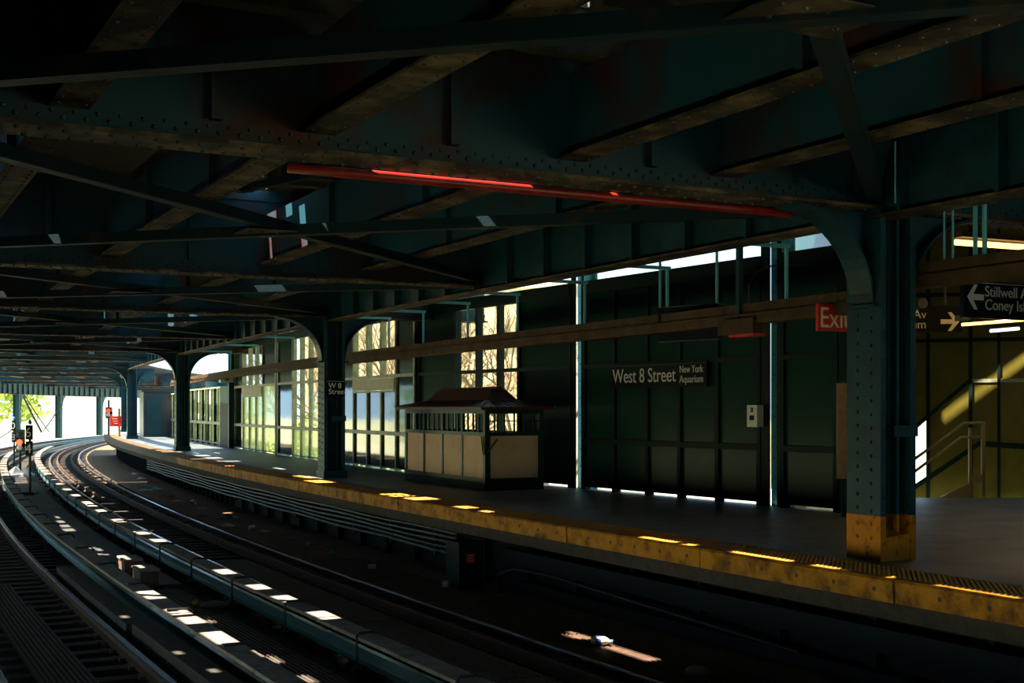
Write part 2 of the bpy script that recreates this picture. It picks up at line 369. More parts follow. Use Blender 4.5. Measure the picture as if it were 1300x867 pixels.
# roof slab over the stairs with a narrow slot for daylight
slot = [sb(1190, 526), sb(1310, 440), sb(1310, 425), sb(1190, 511)]
cdt_slab([Vector(p) for p in ((5.2, 11.5), (11.2, 8.5), (11.2, 25.6), (5.0, 25.6))], [[cast(p, DZ + 0.08) for p in slot]], DZ + 0.07, DZ + 0.09).build('stair_roof', 'dark_wood', ceiling)

# ---------------------------------------------------------------- platform floor
WA = Vector((4.97, 19.52, 0)); WD = (Vector((-2.83, 31.8, 0)) - WA).normalized()
def wallp(w, z=0.0, out=0.0):           # along the screen wall; out = towards outside
    if w <= 13.66:
        p = WA + WD * w; n = Vector((WD.y, -WD.x, 0))
    else:
        s = w + 8.09; p = W(s, 4.85); n = nrm(s)
    return p + n * out + Vector((0, 0, z))
def walln(w): return Vector((WD.y, -WD.x, 0)) if w <= 13.66 else nrm(w + 8.09)
WEND = 60.0
floor_ = thing('floor', (3, 20, 0), kind='structure'); tag(floor_, 'grey concrete station platform with a yellow edge')
fo = [W(s, 1.45) for s in [-8 + 2 * i for i in range(41)]] + [W(73.5, 1.45), W(73.5, 5.2)] + [wallp(w, 0, 0.16) for w in [64 - 2 * i for i in range(33)]]
fo += [Vector((5.2, 18.9, 0)), Vector((5.25, 22.6, 0)), Vector((10.9, 22.6, 0)), W(-8, 8.5)]
cdt_slab([p.to_2d() for p in fo], [], -0.24, 0.0).build('slab', 'concrete', floor_)
s = -7.0; k = 0
while s < 73:
    e = min(s + 3.0, 73.4)
    mb = MB().sweep([(1.375 - 0.006 * (k % 2), -0.21), (1.46, -0.21), (1.46, 0.012), (1.385, 0.012), (1.365 - 0.006 * (k % 2), -0.01)], s + 0.012, e - 0.012, 0.75)
    eb = mb.build('edge_board', 'yellow_paint' if s < 34 else 'weathered_wood', floor_)
    if s < 42:
        mbh = MB(); q = s + 0.25
        while q < e - 0.1:
            mbh.rivet(W(q, 1.366 - 0.006 * (k % 2), -0.10), -nrm(q), 0.024, 0.004, 8); q += 0.55
        bo = mbh.build('bolt_heads', 'black_metal', eb)
    s = e; k += 1
MB().sweep([(1.50, -0.40), (1.62, -0.40), (1.62, -0.212), (1.42, -0.212)], -7, 73, 1).build('edge_beam', 'dark_wood', floor_)
MB().rect(1.462, 2.06, 0.0, 0.012, -7, 73, 1).build('tactile_strip', 'tactile_base', floor_)
td = MB(); s = -3.0
while s < 30:
    for j in range(9 if s < 14 else 5):
        w_ = 0.030; st = 0.062 if s < 14 else 0.11
        o = 1.50 + j * st; p = W(s, o, 0.012); t_ = tng(s) * 0.013; n_ = nrm(s) * w_ * (0.7 if s < 14 else 1.2)
        td.add([p - t_ - n_, p + t_ - n_, p + t_ + n_, p - t_ + n_, p - t_ * .6 - n_ * .6 + UP * .007, p + t_ * .6 - n_ * .6 + UP * .007, p + t_ * .6 + n_ * .6 + UP * .007, p - t_ * .6 + n_ * .6 + UP * .007],
               [(4, 5, 6, 7), (0, 1, 5, 4), (1, 2, 6, 5), (2, 3, 7, 6), (3, 0, 4, 7)])
    s += 0.065 if s < 14 else 0.09
td.build('tactile_bumps', 'tactile_dome', floor_, kind='stuff')
# wall below the platform with vertical ribs
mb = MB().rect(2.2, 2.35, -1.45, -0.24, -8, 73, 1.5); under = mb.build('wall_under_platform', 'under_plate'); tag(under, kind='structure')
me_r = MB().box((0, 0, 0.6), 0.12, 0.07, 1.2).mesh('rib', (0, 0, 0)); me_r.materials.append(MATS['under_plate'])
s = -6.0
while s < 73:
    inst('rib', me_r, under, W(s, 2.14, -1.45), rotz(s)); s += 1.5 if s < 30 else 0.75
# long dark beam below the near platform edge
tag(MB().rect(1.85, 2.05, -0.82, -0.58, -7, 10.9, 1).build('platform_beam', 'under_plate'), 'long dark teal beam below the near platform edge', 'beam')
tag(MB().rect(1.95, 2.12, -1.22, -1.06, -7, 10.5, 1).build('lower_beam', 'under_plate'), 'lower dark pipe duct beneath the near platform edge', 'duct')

# ---------------------------------------------------------------- track bed
bed = MB().rect(-7.6, 2.3, -1.52, -1.46, -20, 150, 2).build('track_bed', 'bed_dirt'); tag(bed, 'dark dirty bed under the rails', kind='structure')
tag(MB().rect(0.36, 2.2, -1.46, -1.25, -10, 110, 2).build('trackside_walk', 'strip_dirt'), 'brown dirty walkway strip between the track and the platform', kind='structure')
gm = MB(); s = -2
while s < 15:
    for j in range(16): gm.rect(0.42 + j * 0.062, 0.445 + j * 0.062, -1.25, -1.232, s, s + 2.95, 1.5)
    s += 3.0
tag(gm.build('walk_grating', 'rail_rust'), 'fine rusty bar grating on the strip below the platform', 'grating')
# opposite platform and its screen wall (behind and beside the camera)
opp = MB().rect(-10.6, -7.22, -0.24, 0.0, -22, 40, 2).build('floor_opposite', 'concrete'); tag(opp, 'opposite platform', kind='structure')
wl_ = MB().rect(-10.75, -10.6, 0.0, DZ, -22, 44, 2).build('wall_left', 'panel_green'); tag(wl_, 'screen wall of the opposite platform', kind='structure')  # out of view; lengthened to keep daylight off the near area
wb_ = MB().bar(W(-22, -10.7, DZ / 2 - .8), W(-22, 7.5, DZ / 2 - .8), 0.15, DZ + 1.6).build('back_closure', 'panel_green'); tag(wb_, 'added closure behind the camera that shuts out daylight', kind='structure')  # unseen closure across the tracks, added to shut out daylight

# ---------------------------------------------------------------- screen wall on the platform
wall = thing('wall_right', tuple(WA), kind='structure'); tag(wall, 'dark green panelled screen wall with window bays along the platform')
def wbox(w0, w1, z0, z1, d0, d1, name, m, parent=wall):   # d: out of the wall (negative = towards the tracks)
    n = 1 if w1 <= 13.66 else max(1, round((w1 - w0) / 1.5))
    pr = []
    for i in range(n + 1):
        w = w0 + (w1 - w0) * i / n
        pr.append([wallp(w, z0, d0), wallp(w, z0, d1), wallp(w, z1, d1), wallp(w, z1, d0)])
    return MB().loft(pr).build(name, m, parent)
RZ = [0.085, 0.90, 1.0, 2.38, 2.46, 3.84, 4.10]
bays = [
    (-0.05, [(-0.05, 1.10, 's')], 0), (1.64, [(1.64, 2.66, 's'), (2.66, 3.66, 's'), (3.66, 4.58, 's'), (4.58, 5.59, 's'), (5.59, 6.57, 's')], 0),
    (7.06, [(7.06, 8.96, 's'), (8.96, 9.78, 'w'), (9.78, 10.69, 'w'), (10.69, 11.65, 'w'), (11.65, 13.45, 's')], 1),
    (13.85, [(13.85, 15.16, 's'), (15.16, 16.3, 'w'), (16.3, 17.45, 'w'), (17.45, 18.66, 'w'), (18.66, 20.25, 's')], 2),
    (20.6, [(20.6, 22.2, 's'), (22.2, 23.3, 'w'), (23.3, 24.35, 'w'), (24.35, 25.41, 'w'), (25.41, 27.5, 's')], 3),
    (27.85, [(27.85, 29.9, 's'), (29.9, 31.1, 'w'), (31.1, 32.3, 'w'), (32.3, 33.5, 'w'), (33.5, 35.2, 's')], 4)]
for w0, cols, typ in bays:
    a = cols[0][0]; b = cols[-1][1]
    fm = 'mullion_green' if typ < 2 else 'mullion_pale_lit'  # near bays dark, far bays in the copy toned for their daylight
    edges = [c[0] for c in cols] + [b]
    for e in edges:                                   # mullions reach the floor
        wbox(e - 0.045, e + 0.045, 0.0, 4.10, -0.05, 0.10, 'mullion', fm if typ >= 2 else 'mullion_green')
    for z0, z1 in ((RZ[0] - 0.03, RZ[0]), (RZ[1], RZ[2]), (RZ[3], RZ[4]), (RZ[5], RZ[6])):
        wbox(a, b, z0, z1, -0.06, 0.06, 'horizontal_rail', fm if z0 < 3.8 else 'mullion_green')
    for c0, c1, kd in cols:
        for r in range(3):
            z0, z1 = RZ[2 * r], RZ[2 * r + 1]
            if r == 2: k = 'pane_glass' if kd == 'w' else 'panel_green'
            elif typ == 0: k = 'panel_green'
            elif typ == 1: k = 'pane_glass' if (kd == 'w' and r == 1) else 'panel_green'
            elif typ == 2: k = 'mirror_panel'
            elif typ == 3: k = ('pane_glass' if r == 1 else 'milky_glass') if kd == 'w' else 'mirror_panel'
            else: k = 'milky_glass' if c0 < 33.4 else ('mirror_panel' if c0 > 33.4 else 'milky_glass')
            if k.endswith('glass'): wbox(c0 + 0.04, c1 - 0.04, z0, z1, 0.0, 0.012, 'pane', k)
            elif typ in (2, 4) and kd == 'w' and r == 1:
                wbox(c0 + 0.04, c1 - 0.04, z0, z1 - 0.34, 0.0, 0.03, 'panel', k)
            else: wbox(c0 + 0.04, c1 - 0.04, z0, z1, 0.0, 0.03, 'panel', k)
    if typ in (2, 4):
        wbox(cols[1][0] + 0.05, cols[3][1] - 0.05, 2.07, 2.37, -0.08, -0.02, 'header_board', 'cream_board')
        wbox(cols[1][0] + 0.05, cols[3][1] - 0.05, 2.01, 2.06, -0.07, 0.0, 'header_sill', 'mullion_pale_lit')
for g0, g1, l, r_ in ((1.22, 1.40, 1.10, 1.64), (6.67, 6.87, 6.57, 7.06), (13.55, 13.76, 13.45, 13.85), (20.34, 20.54, 20.25, 20.6), (27.58, 27.80, 27.5, 27.85)):   # outer posts seen through the joints between the bays
    wbox(l + 0.045, g0, 0.0, 4.3, -0.03, 0.0, 'joint_cover', 'mullion_green'); wbox(g1, r_ - 0.045 if r_ - 0.045 > g1 else g1 + 0.01, 0.0, 4.3, -0.03, 0.0, 'joint_cover', 'mullion_green')
    post = wbox(g1 + 0.015, g1 + 0.03, -0.2, 5.0, 0.05, 0.42, 'outer_post', 'post_cyan')
    wbox(g1 - 0.12, g1 + 0.03, -0.2, 5.0, 0.42, 0.44, 'outer_post_flange', 'post_cyan')
    rv = MB(); wd = WD if g1 < 13.6 else tng(g1 + 8.09)
    for i in range(26): rv.rivet(wallp(g1 + 0.015, 0.1 + i * 0.17, 0.10 + 0.05 * (i % 2)), -wd, 0.014, 0.01)
    rv.build('rivets', 'rivet_steel', post)
# low far screens
def low_bay(w0, w1, n, top):
    wbox(w0, w1, 0.90, 1.02, -0.06, 0.06, 'horizontal_rail', 'mullion_pale_lit'); wbox(w0, w1, top - 0.06, top, -0.06, 0.06, 'horizontal_rail', 'mullion_pale_lit')
    wbox(w0, w1, 0.08, 0.14, -0.05, 0.05, 'horizontal_rail', 'mullion_pale_lit')
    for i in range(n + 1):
        w = w0 + (w1 - w0) * i / n; wbox(w - 0.04, w + 0.04, 0.0, top, -0.06, 0.08, 'mullion', 'mullion_pale_lit' if i % 2 else 'mullion_green')
    for i in range(n):
        a = w0 + (w1 - w0) * i / n + 0.05; b = w0 + (w1 - w0) * (i + 1) / n - 0.05
        k = ('milky_glass', 'mirror_panel', 'milky_glass', 'cream_board')[i % 4]
        wbox(a, b, 1.02, top - 0.06, 0.0, 0.02, 'panel' if k != 'milky_glass' else 'pane', k)
        wbox(a, b, 0.14, 0.90, 0.0, 0.02, 'panel' if i % 3 == 1 else 'pane', 'mirror_panel' if i % 3 == 1 else 'milky_glass')
wbox(35.9, 38.2, 0.0, 2.5, -0.1, 0.1, 'dark_panel', 'mullion_green')
low_bay(38.3, 48.6, 12, 2.5)
low_bay(50.0, 59.0, 10, 2.4)

# ---------------------------------------------------------------- right end: return wall, stair wall and an added side wall that blocks light
def quadwall(name, a, b, z0, z1, th, m, parent=None):
    return MB().bar(Vector((a[0], a[1], (z0 + z1) / 2)), Vector((b[0], b[1], (z0 + z1) / 2)), th, z1 - z0).build(name, m, parent)
tag(quadwall('wall_return', (5.05, 19.35), (5.2, 25.2), 0.0, 5.14, 0.12, 'panel_green'), kind='structure')
tag(quadwall('side_closure', (11.0, 22.8), (11.0, 8.4), 0.0, 5.14, 0.12, 'olive_panel'), kind='structure')  # out of view, added to keep the stair end dark
stw = thing('wall_stairs', tuple(SB0), kind='structure'); tag(stw, 'olive green panelled wall behind the stairs')
def sbp(poly, d0, d1, name, m): return MB().prism([sb(u, v, d0) for u, v in poly], SBN * (d1 - d0)).build(name, m, stw)
def drop(u, z):
    p = sb(u, 518); return Vector((p.x, p.y, z))
def sbz(uz, d0, d1, name, m): return MB().prism([Vector((*sb(u, 518, d0).to_2d(), z)) for u, z in uz], SBN * (d1 - d0)).build(name, m, stw)
# panels around the parallelogram opening (u 1150..1176)
sbz([(1000, -3.0), (1150, -3.0), (1150, 5.3), (1000, 5.3)], 0.05, 0.11, 'panel', 'olive_panel')
sbz([(1176, -3.0), (1233, -3.0), (1233, 5.3), (1176, 5.3)], 0.05, 0.11, 'panel', 'olive_panel')
sbz([(1233, -3.0), (1400, -3.0), (1400, 5.3), (1233, 5.3)], 0.05, 0.11, 'panel', 'olive_panel')
ztop = lambda u, v: sb(u, v).z
sbz([(1150, ztop(1150, 551)), (1176, ztop(1176, 530)), (1176, 5.3), (1150, 5.3)], 0.05, 0.11, 'panel', 'olive_panel')
sbz([(1150, -3.0), (1176, -3.0), (1176, ztop(1176, 606)), (1150, ztop(1150, 624))], 0.05, 0.11, 'panel', 'olive_panel')
sbp([(1150, 549), (1232, 479), (1232, 485.5), (1150, 556)], 0.035, 0.05, 'diagonal_trim', 'mullion_green')
sbp([(1232, 481), (1345, 480), (1345, 484.5), (1232, 485.5)], 0.035, 0.05, 'rail_trim', 'mullion_pale_lit')
sbp([(1150, 622), (1244, 559), (1244, 566), (1150, 630)], 0.035, 0.05, 'diagonal_trim', 'mullion_green')
sbp([(1244, 560), (1345, 566), (1345, 573), (1244, 567)], 0.035, 0.05, 'rail_trim', 'mullion_green')
for u, w in ((1178, 5), (1232, 5), (1268, 4), (1345, 5)): sbz([(u - w / 2, -2.0), (u + w / 2, -2.0), (u + w / 2, 5.3), (u - w / 2, 5.3)], 0.03, 0.05, 'mullion', 'mullion_green')
for v in (372, 430): sbp([(1160, v), (1345, v - 3), (1345, v + 2), (1160, v + 5)], 0.035, 0.05, 'rail_trim', 'mullion_green')

# ================================================================== STEEL STRUCTURE OVERHEAD
COLS = [3.4, 21.3, 41.5, 61.5, 81.5]
GIRD = [-6.2, 3.4, 13.0, 21.3, 31.4, 41.5, 51.5, 61.5, 71.5, 81.5, 95, 108, 121, 134, 147]
def gird_label(i):
    if i == 0: return 'dark cross girder high above the camera, nearest of all'
    if i == 1: return 'big riveted cross girder resting on the yellow-based column, red pipe below it'
    if i == 2: return 'riveted cross girder between the two nearest platform columns'
    return ORD[i] + ' riveted cross girder along the tracks, counted from the camera'
for i, g_ in enumerate(GIRD):
    t = thing('cross_girder', tuple(W(g_, -4, 3.68)), gird_label(i), 'girder', 'cross girders over the tracks')
    n_ = nrm(g_); t_ = tng(g_); a0 = -10.4; a1 = 6.4 if g_ in COLS[:3] else 2.44
    A = W(g_, a0, 0); B = W(g_, a1, 0)
    MB().bar(A + UP * 4.38, B + UP * 4.38, 0.03, 1.38).build('web', 'steel_teal', t)
    MB().bar(A + UP * 3.70, B + UP * 3.70, 0.44, 0.035).build('bottom_flange', 'steel_flange', t)
    mb = MB()
    for sd_ in (-1, 1):
        mb.bar(A + t_ * (sd_ * 0.026) + UP * 3.80, B + t_ * (sd_ * 0.026) + UP * 3.80, 0.022, 0.17)
        mb.bar(A + t_ * (sd_ * 0.026) + UP * 4.98, B + t_ * (sd_ * 0.026) + UP * 4.98, 0.022, 0.17)
    mb.build('flange_angle', 'steel_teal', t)
    if i >= 1:
        sp = 0.17 if i < 4 else (0.26 if i < 8 else 0.5); rv = MB(); L = a1 - a0; q = 0.05
        while q < L:
            p = A + n_ * q
            if i < 9:
                for sd_ in (-0.13, 0.13): rv.rivet(p + t_ * sd_ + n_ * (0.0 if sd_ < 0 else sp / 2) + UP * 3.682, -UP, 0.024, 0.022)
            if i < 5: rv.rivet(p - t_ * 0.037 + UP * 3.80, -t_, 0.022, 0.018); rv.rivet(p + n_ * (sp / 2) - t_ * 0.037 + UP * 3.85, -t_, 0.02, 0.016)
            else: rv.rivet(p + UP * 3.682, -UP, 0.05, 0.03)
            q += sp
        rv.build('rivets', 'rivet_steel', t, kind='stuff')
    for o in (-8.0, -6.4, -4.6, -2.5, -0.4, 1.4, 4.2):
        if o < a1: MB().bar(W(g_, o, 3.9) - t_ * 0.06, W(g_, o, 4.9) - t_ * 0.06, 0.09, 0.09, up=n_).build('stiffener', 'steel_teal', t)
STR = [-5.72, -3.74, -1.30, 0.45]
SL = ['leftmost long track stringer overhead, farthest from the platform', 'second long track stringer from the left with a rusty bottom flange',
      'third long track stringer overhead with dark red-brown web', 'long track stringer overhead nearest the platform columns']
for o, lb in zip(STR, SL):
    t = thing('track_stringer', tuple(W(5, o, 3.88)), lb, 'girder', 'track stringers')
    for a, b in zip([-15.0] + GIRD[:-1], GIRD):
        MB().rect(o - 0.012, o + 0.012, 3.9, 4.68, a + 0.03, b - 0.03, 2.5).build('web', 'steel_teal', t)
        MB().rect(o - 0.15, o + 0.15, 3.875, 3.90, a + 0.05, b - 0.05, 2.5).build('bottom_flange', 'steel_flange', t)
        if b < 60:
            for q in (0.33, 0.66):
                s = a + (b - a) * q; MB().bar(W(s, o - 0.05, 3.92), W(s, o - 0.05, 4.67), 0.08, 0.08, up=tng(s)).build('stiffener', 'steel_teal', t)
    rv = MB(); s = -4.0
    while s < 30:
        for q in (-0.1, 0.1): rv.rivet(W(s, o + q, 3.875), -UP, 0.018, 0.012)
        s += 0.2
    rv.build('rivets', 'rivet_steel', t, kind='stuff')
# edge girders along the column lines
def edge_girder(o, z0, s0, s1, name, lb, far=False):
    t = thing(name, tuple(W((s0 + s1) / 2, o, z0)), lb, 'girder')
    MB().rect(o - 0.015, o + 0.015, z0, 5.07, s0, s1, 2).build('web', 'steel_column', t)
    MB().rect(o - 0.17, o + 0.17, z0 - 0.03, z0, s0, s1, 2).build('bottom_flange', 'steel_flange', t)
    mb_ = MB().box((0, 0, (5.05 - z0) / 2), 0.13, 0.05, 5.05 - z0).mesh('stiffener', (0, 0, 0)); mb_.materials.append(MATS['steel_column'])
    s = s0 + 0.4
    while s < s1:
        inst('stiffener', mb_, t, W(s, o - 0.08 if not far else o + 0.08, z0), rotz(s)); s += 1.25 if not far else 1.6
    return t
edge_girder(2.46, 3.62, -20, 96, 'platform_edge_girder', 'deep dark edge girder along the platform column line')
edge_girder(-10.0, 2.85, 28, 150, 'outer_edge_girder', 'ribbed green edge girder across the far left opening', far=True)

def lbar(a, b, w=0.15, h=0.12):         # steel angle
    a = Vector(a); b = Vector(b); d = (b - a).normalized(); r = d.cross(UP).normalized()
    mb = MB().bar(a, b, w, 0.014); mb.bar(a + r * (w / 2) + UP * (h / 2), b + r * (w / 2) + UP * (h / 2), 0.014, h); return mb
BX = [-6.2] + GIRD[1:9]
for i in range(len(BX) - 1):
    a, b = BX[i] + 0.2, BX[i + 1] - 0.2
    wh = ('in the bay nearest the camera', 'just behind the girder with the red pipe')[i] if i < 2 else 'in the ' + ORD[i] + ' ceiling bay from the camera'
    z = 3.74
    b1 = lbar(W(a, -7.6, z + .02), W(b, 2.3, z + .02)).build('lateral_brace', 'brace_steel'); tag(b1, 'steel angle brace running away to the right ' + wh, 'brace', 'lateral braces')
    b2 = lbar(W(b, -7.6, z - .05), W(a, 2.3, z - .05)).build('lateral_brace', 'brace_steel'); tag(b2, 'steel angle brace running away to the left ' + wh, 'brace', 'lateral braces')
    c = W((a + b) / 2, -2.65, z - 0.02)
    gp = MB().box(c, 0.75, 0.55, 0.012, rotz((a + b) / 2))
    for q in range(8): gp.rivet(c + nrm((a + b) / 2) * (-0.28 + 0.08 * q) + tng((a + b) / 2) * (0.1 if q % 2 else -0.1) - UP * 0.006, -UP, 0.022, 0.02)
    tag(gp.build('gusset_plate', 'steel_flange'), 'riveted gusset plate where the braces cross ' + wh, 'plate', 'gusset plates')
tag(lbar(W(3.2, 2.15, 3.8), W(0.6, 0.2, 5.0), 0.26, 0.1).build('knee_brace', 'brace_steel'), 'dark steel knee brace rising from the top of the yellow-based column', 'brace')
for i, (s, o0, o1) in enumerate(((7.0, -3.7, -1.3), (9.4, -3.7, -1.3))):
    mm = MB(); m_ = W(s + 0.7, (o0 + o1) / 2, 4.55)
    mm.bar(W(s - .6, o0 + .1, 4.75), m_, 0.1, 0.1).bar(W(s - .6, o1 - .1, 4.75), m_, 0.1, 0.1).box(m_, 0.4, 0.3, 0.014, rotz(s))
    tag(mm.build('sway_frame', 'brace_steel'), ('nearer' if i == 0 else 'farther') + ' V-shaped sway frame between two stringers below the ties', 'brace')
rp = MB().tube([W(3.66, o, 3.635) for o in (-3.9, -3, -1, 0.8, 1.55)], 0.045, 10).build('red_pipe', 'red_pipe', smooth=True); tag(rp, 'red painted pipe slung under the riveted cross girder', 'pipe')
# ---------------------------------------------------------------- columns
def column(s, o, i):
    base = W(s, o, 0); t_ = tng(s); n_ = nrm(s)
    lab = ['near riveted steel column with a yellow painted base on the platform', 'teal riveted column carrying the small W 8 Street plate', 'third platform column, dark teal with lit rivets on its track face',
           'fourth platform column near the far end of the platform', 'farthest teal platform column beside the red sign'][i]
    t = thing('steel_column', tuple(base), lab, 'column', 'platform columns')
    def bx(name, ts, no, w_s, w_o, z0, z1, m): return MB().box(base + t_ * ts + n_ * no + UP * ((z0 + z1) / 2), w_o, w_s, z1 - z0, rotz(s)).build(name, m, t)
    zb = 0.47 if i == 0 else 0.0
    H = 3.68
    bx('track_flange', 0, -0.235, 0.50, 0.03, zb, H, 'steel_column'); bx('platform_flange', 0, 0.235, 0.50, 0.03, zb, H, 'steel_column')
    bx('web', 0, 0.0, 0.03, 0.44, zb, H, 'steel_column')
    for sd_ in (-1, 1):
        bx('flange_angle', sd_ * 0.215, -0.20, 0.07, 0.05, zb, H, 'steel_column'); bx('flange_angle', sd_ * 0.215, 0.20, 0.07, 0.05, zb, H, 'steel_column')
    bx('inner_strip', -0.13, 0.09, 0.05, 0.035, zb, H, 'steel_column')
    if i < 2: bx('batten_plate', -0.258, 0.10, 0.015, 0.34, 1.30, 1.42, 'steel_column')
    rv = MB(); z = 0.08; k = 0
    while z < 3.6:
        for q in (-0.11, 0.09):
            if i < 4 and z > zb: rv.rivet(base + t_ * (q + (0.0)) - n_ * 0.25 + UP * (z + (0.03 if q > 0 else 0)), -n_, 0.021, 0.018)
        for q in (-0.20, 0.20):
            if i < 3 and z > zb: rv.rivet(base - t_ * 0.25 + n_ * q + UP * z, -t_, 0.016, 0.010)
        z += 0.145 if i < 2 else 0.2
    if rv.v: rv.build('rivets', 'steel_column', t, kind='stuff')
    if i == 0:
        bx('yellow_plate', 0, -0.235, 0.504, 0.034, 0.0, zb, 'yellow_base'); bx('yellow_plate', 0, 0.235, 0.504, 0.034, 0.0, zb, 'yellow_base')
        bx('yellow_web', 0.05, 0.0, 0.03, 0.44, 0.0, zb, 'yellow_base')
        for no in (-0.20, 0.20):
            for sd_ in (-1, 1): bx('yellow_angle', sd_ * 0.216, no, 0.072, 0.05, 0.0, zb, 'yellow_base')
        bx('yellow_strip', -0.13, 0.09, 0.052, 0.037, 0.0, zb, 'yellow_base')
        P = lambda a, b, z: base + t_ * a + n_ * b + UP * z
        fl = MB()
        fl.add([P(-.242, -.175, 0), P(-.242, .175, 0), P(.03, .175, 0), P(.03, -.175, 0), P(-.242, -.175, .245), P(-.242, .175, .275), P(.03, .175, .36), P(.03, -.175, .40)],
               [(3, 2, 1, 0), (4, 5, 6, 7), (0, 1, 5, 4), (1, 2, 6, 5), (2, 3, 7, 6), (3, 0, 4, 7)])
        fl.build('concrete_fill', 'yellow_base', t)
        yr = MB()
        for z in (0.09, 0.235, 0.38):
            for q in (-0.11, 0.09): yr.rivet(base + t_ * q - n_ * 0.252 + UP * z, -n_, 0.024, 0.02)
        yr.build('yellow_rivets', 'yellow_base', t)
    else:
        bx('base_block', 0, 0, 0.62, 0.56, 0.0, 0.16, 'steel_column')
    for sd_ in (-1, 1):                                  # curved brackets to the cross girder
        R, Hh = (1.05, 1.0); N = 12; z1 = 3.68
        arc = [(0.25 + R - R * math.cos(math.pi / 2 * k / N) if False else 0.25 + R * (1 - math.cos(math.pi / 2 * k / N)), z1 - Hh + Hh * math.sin(math.pi / 2 * k / N)) for k in range(N + 1)]
        poly = [(0.25, z1)] + arc
        br = MB().prism([base + n_ * (sd_ * a) + UP * z - t_ * 0.015 for a, z in poly], t_ * 0.03).build('bracket', 'steel_column', t)
        fm = MB()
        for (a, z), (a2, z2) in zip(arc[:-1], arc[1:]):
            fm.bar(base + n_ * (sd_ * a) + UP * z, base + n_ * (sd_ * a2) + UP * z2, 0.36, 0.03, up=n_ * (sd_ * -1) + UP * 0.3) if False else None
        prof = []
        for k, (a, z) in enumerate(arc):
            a2, z2 = arc[min(k + 1, N)]; a1_, z1_ = arc[max(k - 1, 0)]
            d = Vector((a2 - a1_, z2 - z1_)).normalized(); nn = Vector((d.y, -d.x)) * 0.03
            q = lambda aa, zz, tt: base + n_ * (sd_ * aa) + UP * zz + t_ * tt
            prof.append([q(a, z, -0.17), q(a, z, 0.17), q(a + nn.x, z + nn.y, 0.17), q(a + nn.x, z + nn.y, -0.17)])
        MB().loft(prof).build('bracket_flange', 'steel_column', br, smooth=False)
        MB().box(base + n_ * (sd_ * 0.30) + UP * (z1 - Hh - 0.015), 0.12, 0.38, 0.035, rotz(s)).build('bracket_foot', 'steel_column', br)
    return t
COLUMNS = [column(s, 2.57 if i == 0 else 2.52, i) for i, s in enumerate(COLS)]
for i, s in enumerate((111.5, 124.5, 137.2)):
    base = W(s, -10, -1.4); t = thing('outer_column', tuple(base), ['leftmost of the three green columns in the far opening', 'middle of the three green columns in the far opening', 'rightmost of the three green columns in the far opening'][i], 'column', 'outer columns')
    MB().box(base + UP * 2.15, 0.5, 0.14, 4.3, rotz(s)).build('web', 'steel_column', t); 
    for q in (-0.25, 0.25): MB().box(base + nrm(s) * q + UP * 2.15, 0.05, 0.6, 4.3, rotz(s)).build('flange', 'steel_column', t)
    arc = [(0.25 + 1.6 * (1 - math.cos(math.pi / 2 * k / 8)), 2.85 + 1.4 * math.sin(math.pi / 2 * k / 8)) for k in range(9)]
    MB().prism([base + tng(s) * -0.03 + nrm(s) * 0 + tng(s) * a + UP * z for a, z in [(0.25, 4.25)] + arc], nrm(s) * 0.3).build('bracket', 'steel_column', t)

# ================================================================== TRACKS
def rail_prof(o, top=ZR, h=0.147, hw=0.036, fw=0.07):
    return [(o - fw, top - h), (o + fw, top - h), (o + fw, top - h + 0.012), (o + 0.011, top - h + 0.03), (o + 0.011, top - 0.045), (o + hw, top - 0.035), (o + hw, top - 0.006), (o + hw - 0.008, top), (o - hw + 0.008, top), (o - hw, top - 0.006), (o - hw, top - 0.035), (o - 0.011, top - 0.045), (o - 0.011, top - h + 0.03), (o - fw, top - h + 0.012)]
me_tie = []
for k in range(3):
    r2 = random.Random(k); mb = MB().box((0, 0, -0.09), 2.5 + 0.08 * k, 0.22, 0.18)
    for x in (-0.75, 0.75): mb.box((x, 0, 0.006), 0.30, 0.18, 0.012)
    me = mb.mesh('tie', (0, 0, 0)); me.materials.append(MATS['dark_wood']); me_tie.append(me)
ZT = ZR - 0.147 - 0.012
def track(c, lab, guard):
    t = thing('railway_track', tuple(W(10, c, ZT)), lab, 'track', 'railway tracks')
    for q in (-0.75, 0.75):
        ro = MB().sweep(rail_prof(c + q), -6, 150, 1.25).build('running_rail', 'rail_rust', t); ro.data.materials.append(MATS['rail_steel'])
        for pl_ in ro.data.polygons:
            if pl_.index % 14 in (5, 6, 7, 8, 9) and len(pl_.vertices) == 4: pl_.material_index = 1
    for q in guard: MB().sweep(rail_prof(c + q, ZR + 0.005, 0.152, 0.03, 0.055), -6, 150 if q > 0 else 150, 1.25).build('guard_rail', 'rail_rust', t)
    s = -2.0; n = 0; far = MB()
    while s < 128:
        if n < 150: inst('tie', me_tie[n % 3], t, W(s, c + rnd.uniform(-.06, .06), ZT - 0.004 * (n % 3)), rotz(s) + rnd.uniform(-.012, .012))
        else: far.box(W(s, c, ZT - 0.09), 2.5, 0.22, 0.18, rotz(s))
        s += 0.55; n += 1
    far.build('far_ties', 'dark_wood', t, kind='stuff')
    cl = MB(); s = 1.0
    while s < 30:
        for q in (-0.75, 0.75):
            for e in (-0.11, 0.11): cl.box(W(s, c + q + e, ZT + 0.03), 0.07, 0.06, 0.04, rotz(s))
        s += 0.55
    cl.build('rail_clips', 'rail_rust', t, kind='stuff')
    s = 3.0
    while guard and s < 60:
        for q in guard: MB().bar(W(s, c + q, ZR - 0.06), W(s, c + 0.72, ZR - 0.06), 0.05, 0.05).build('guard_brace', 'rail_rust', t)
        s += 2.4
    return t
track(-0.75, 'curving railway track right beside the platform', (0.33,))
track(-5.05, 'curving railway track at the left edge of the picture', ())
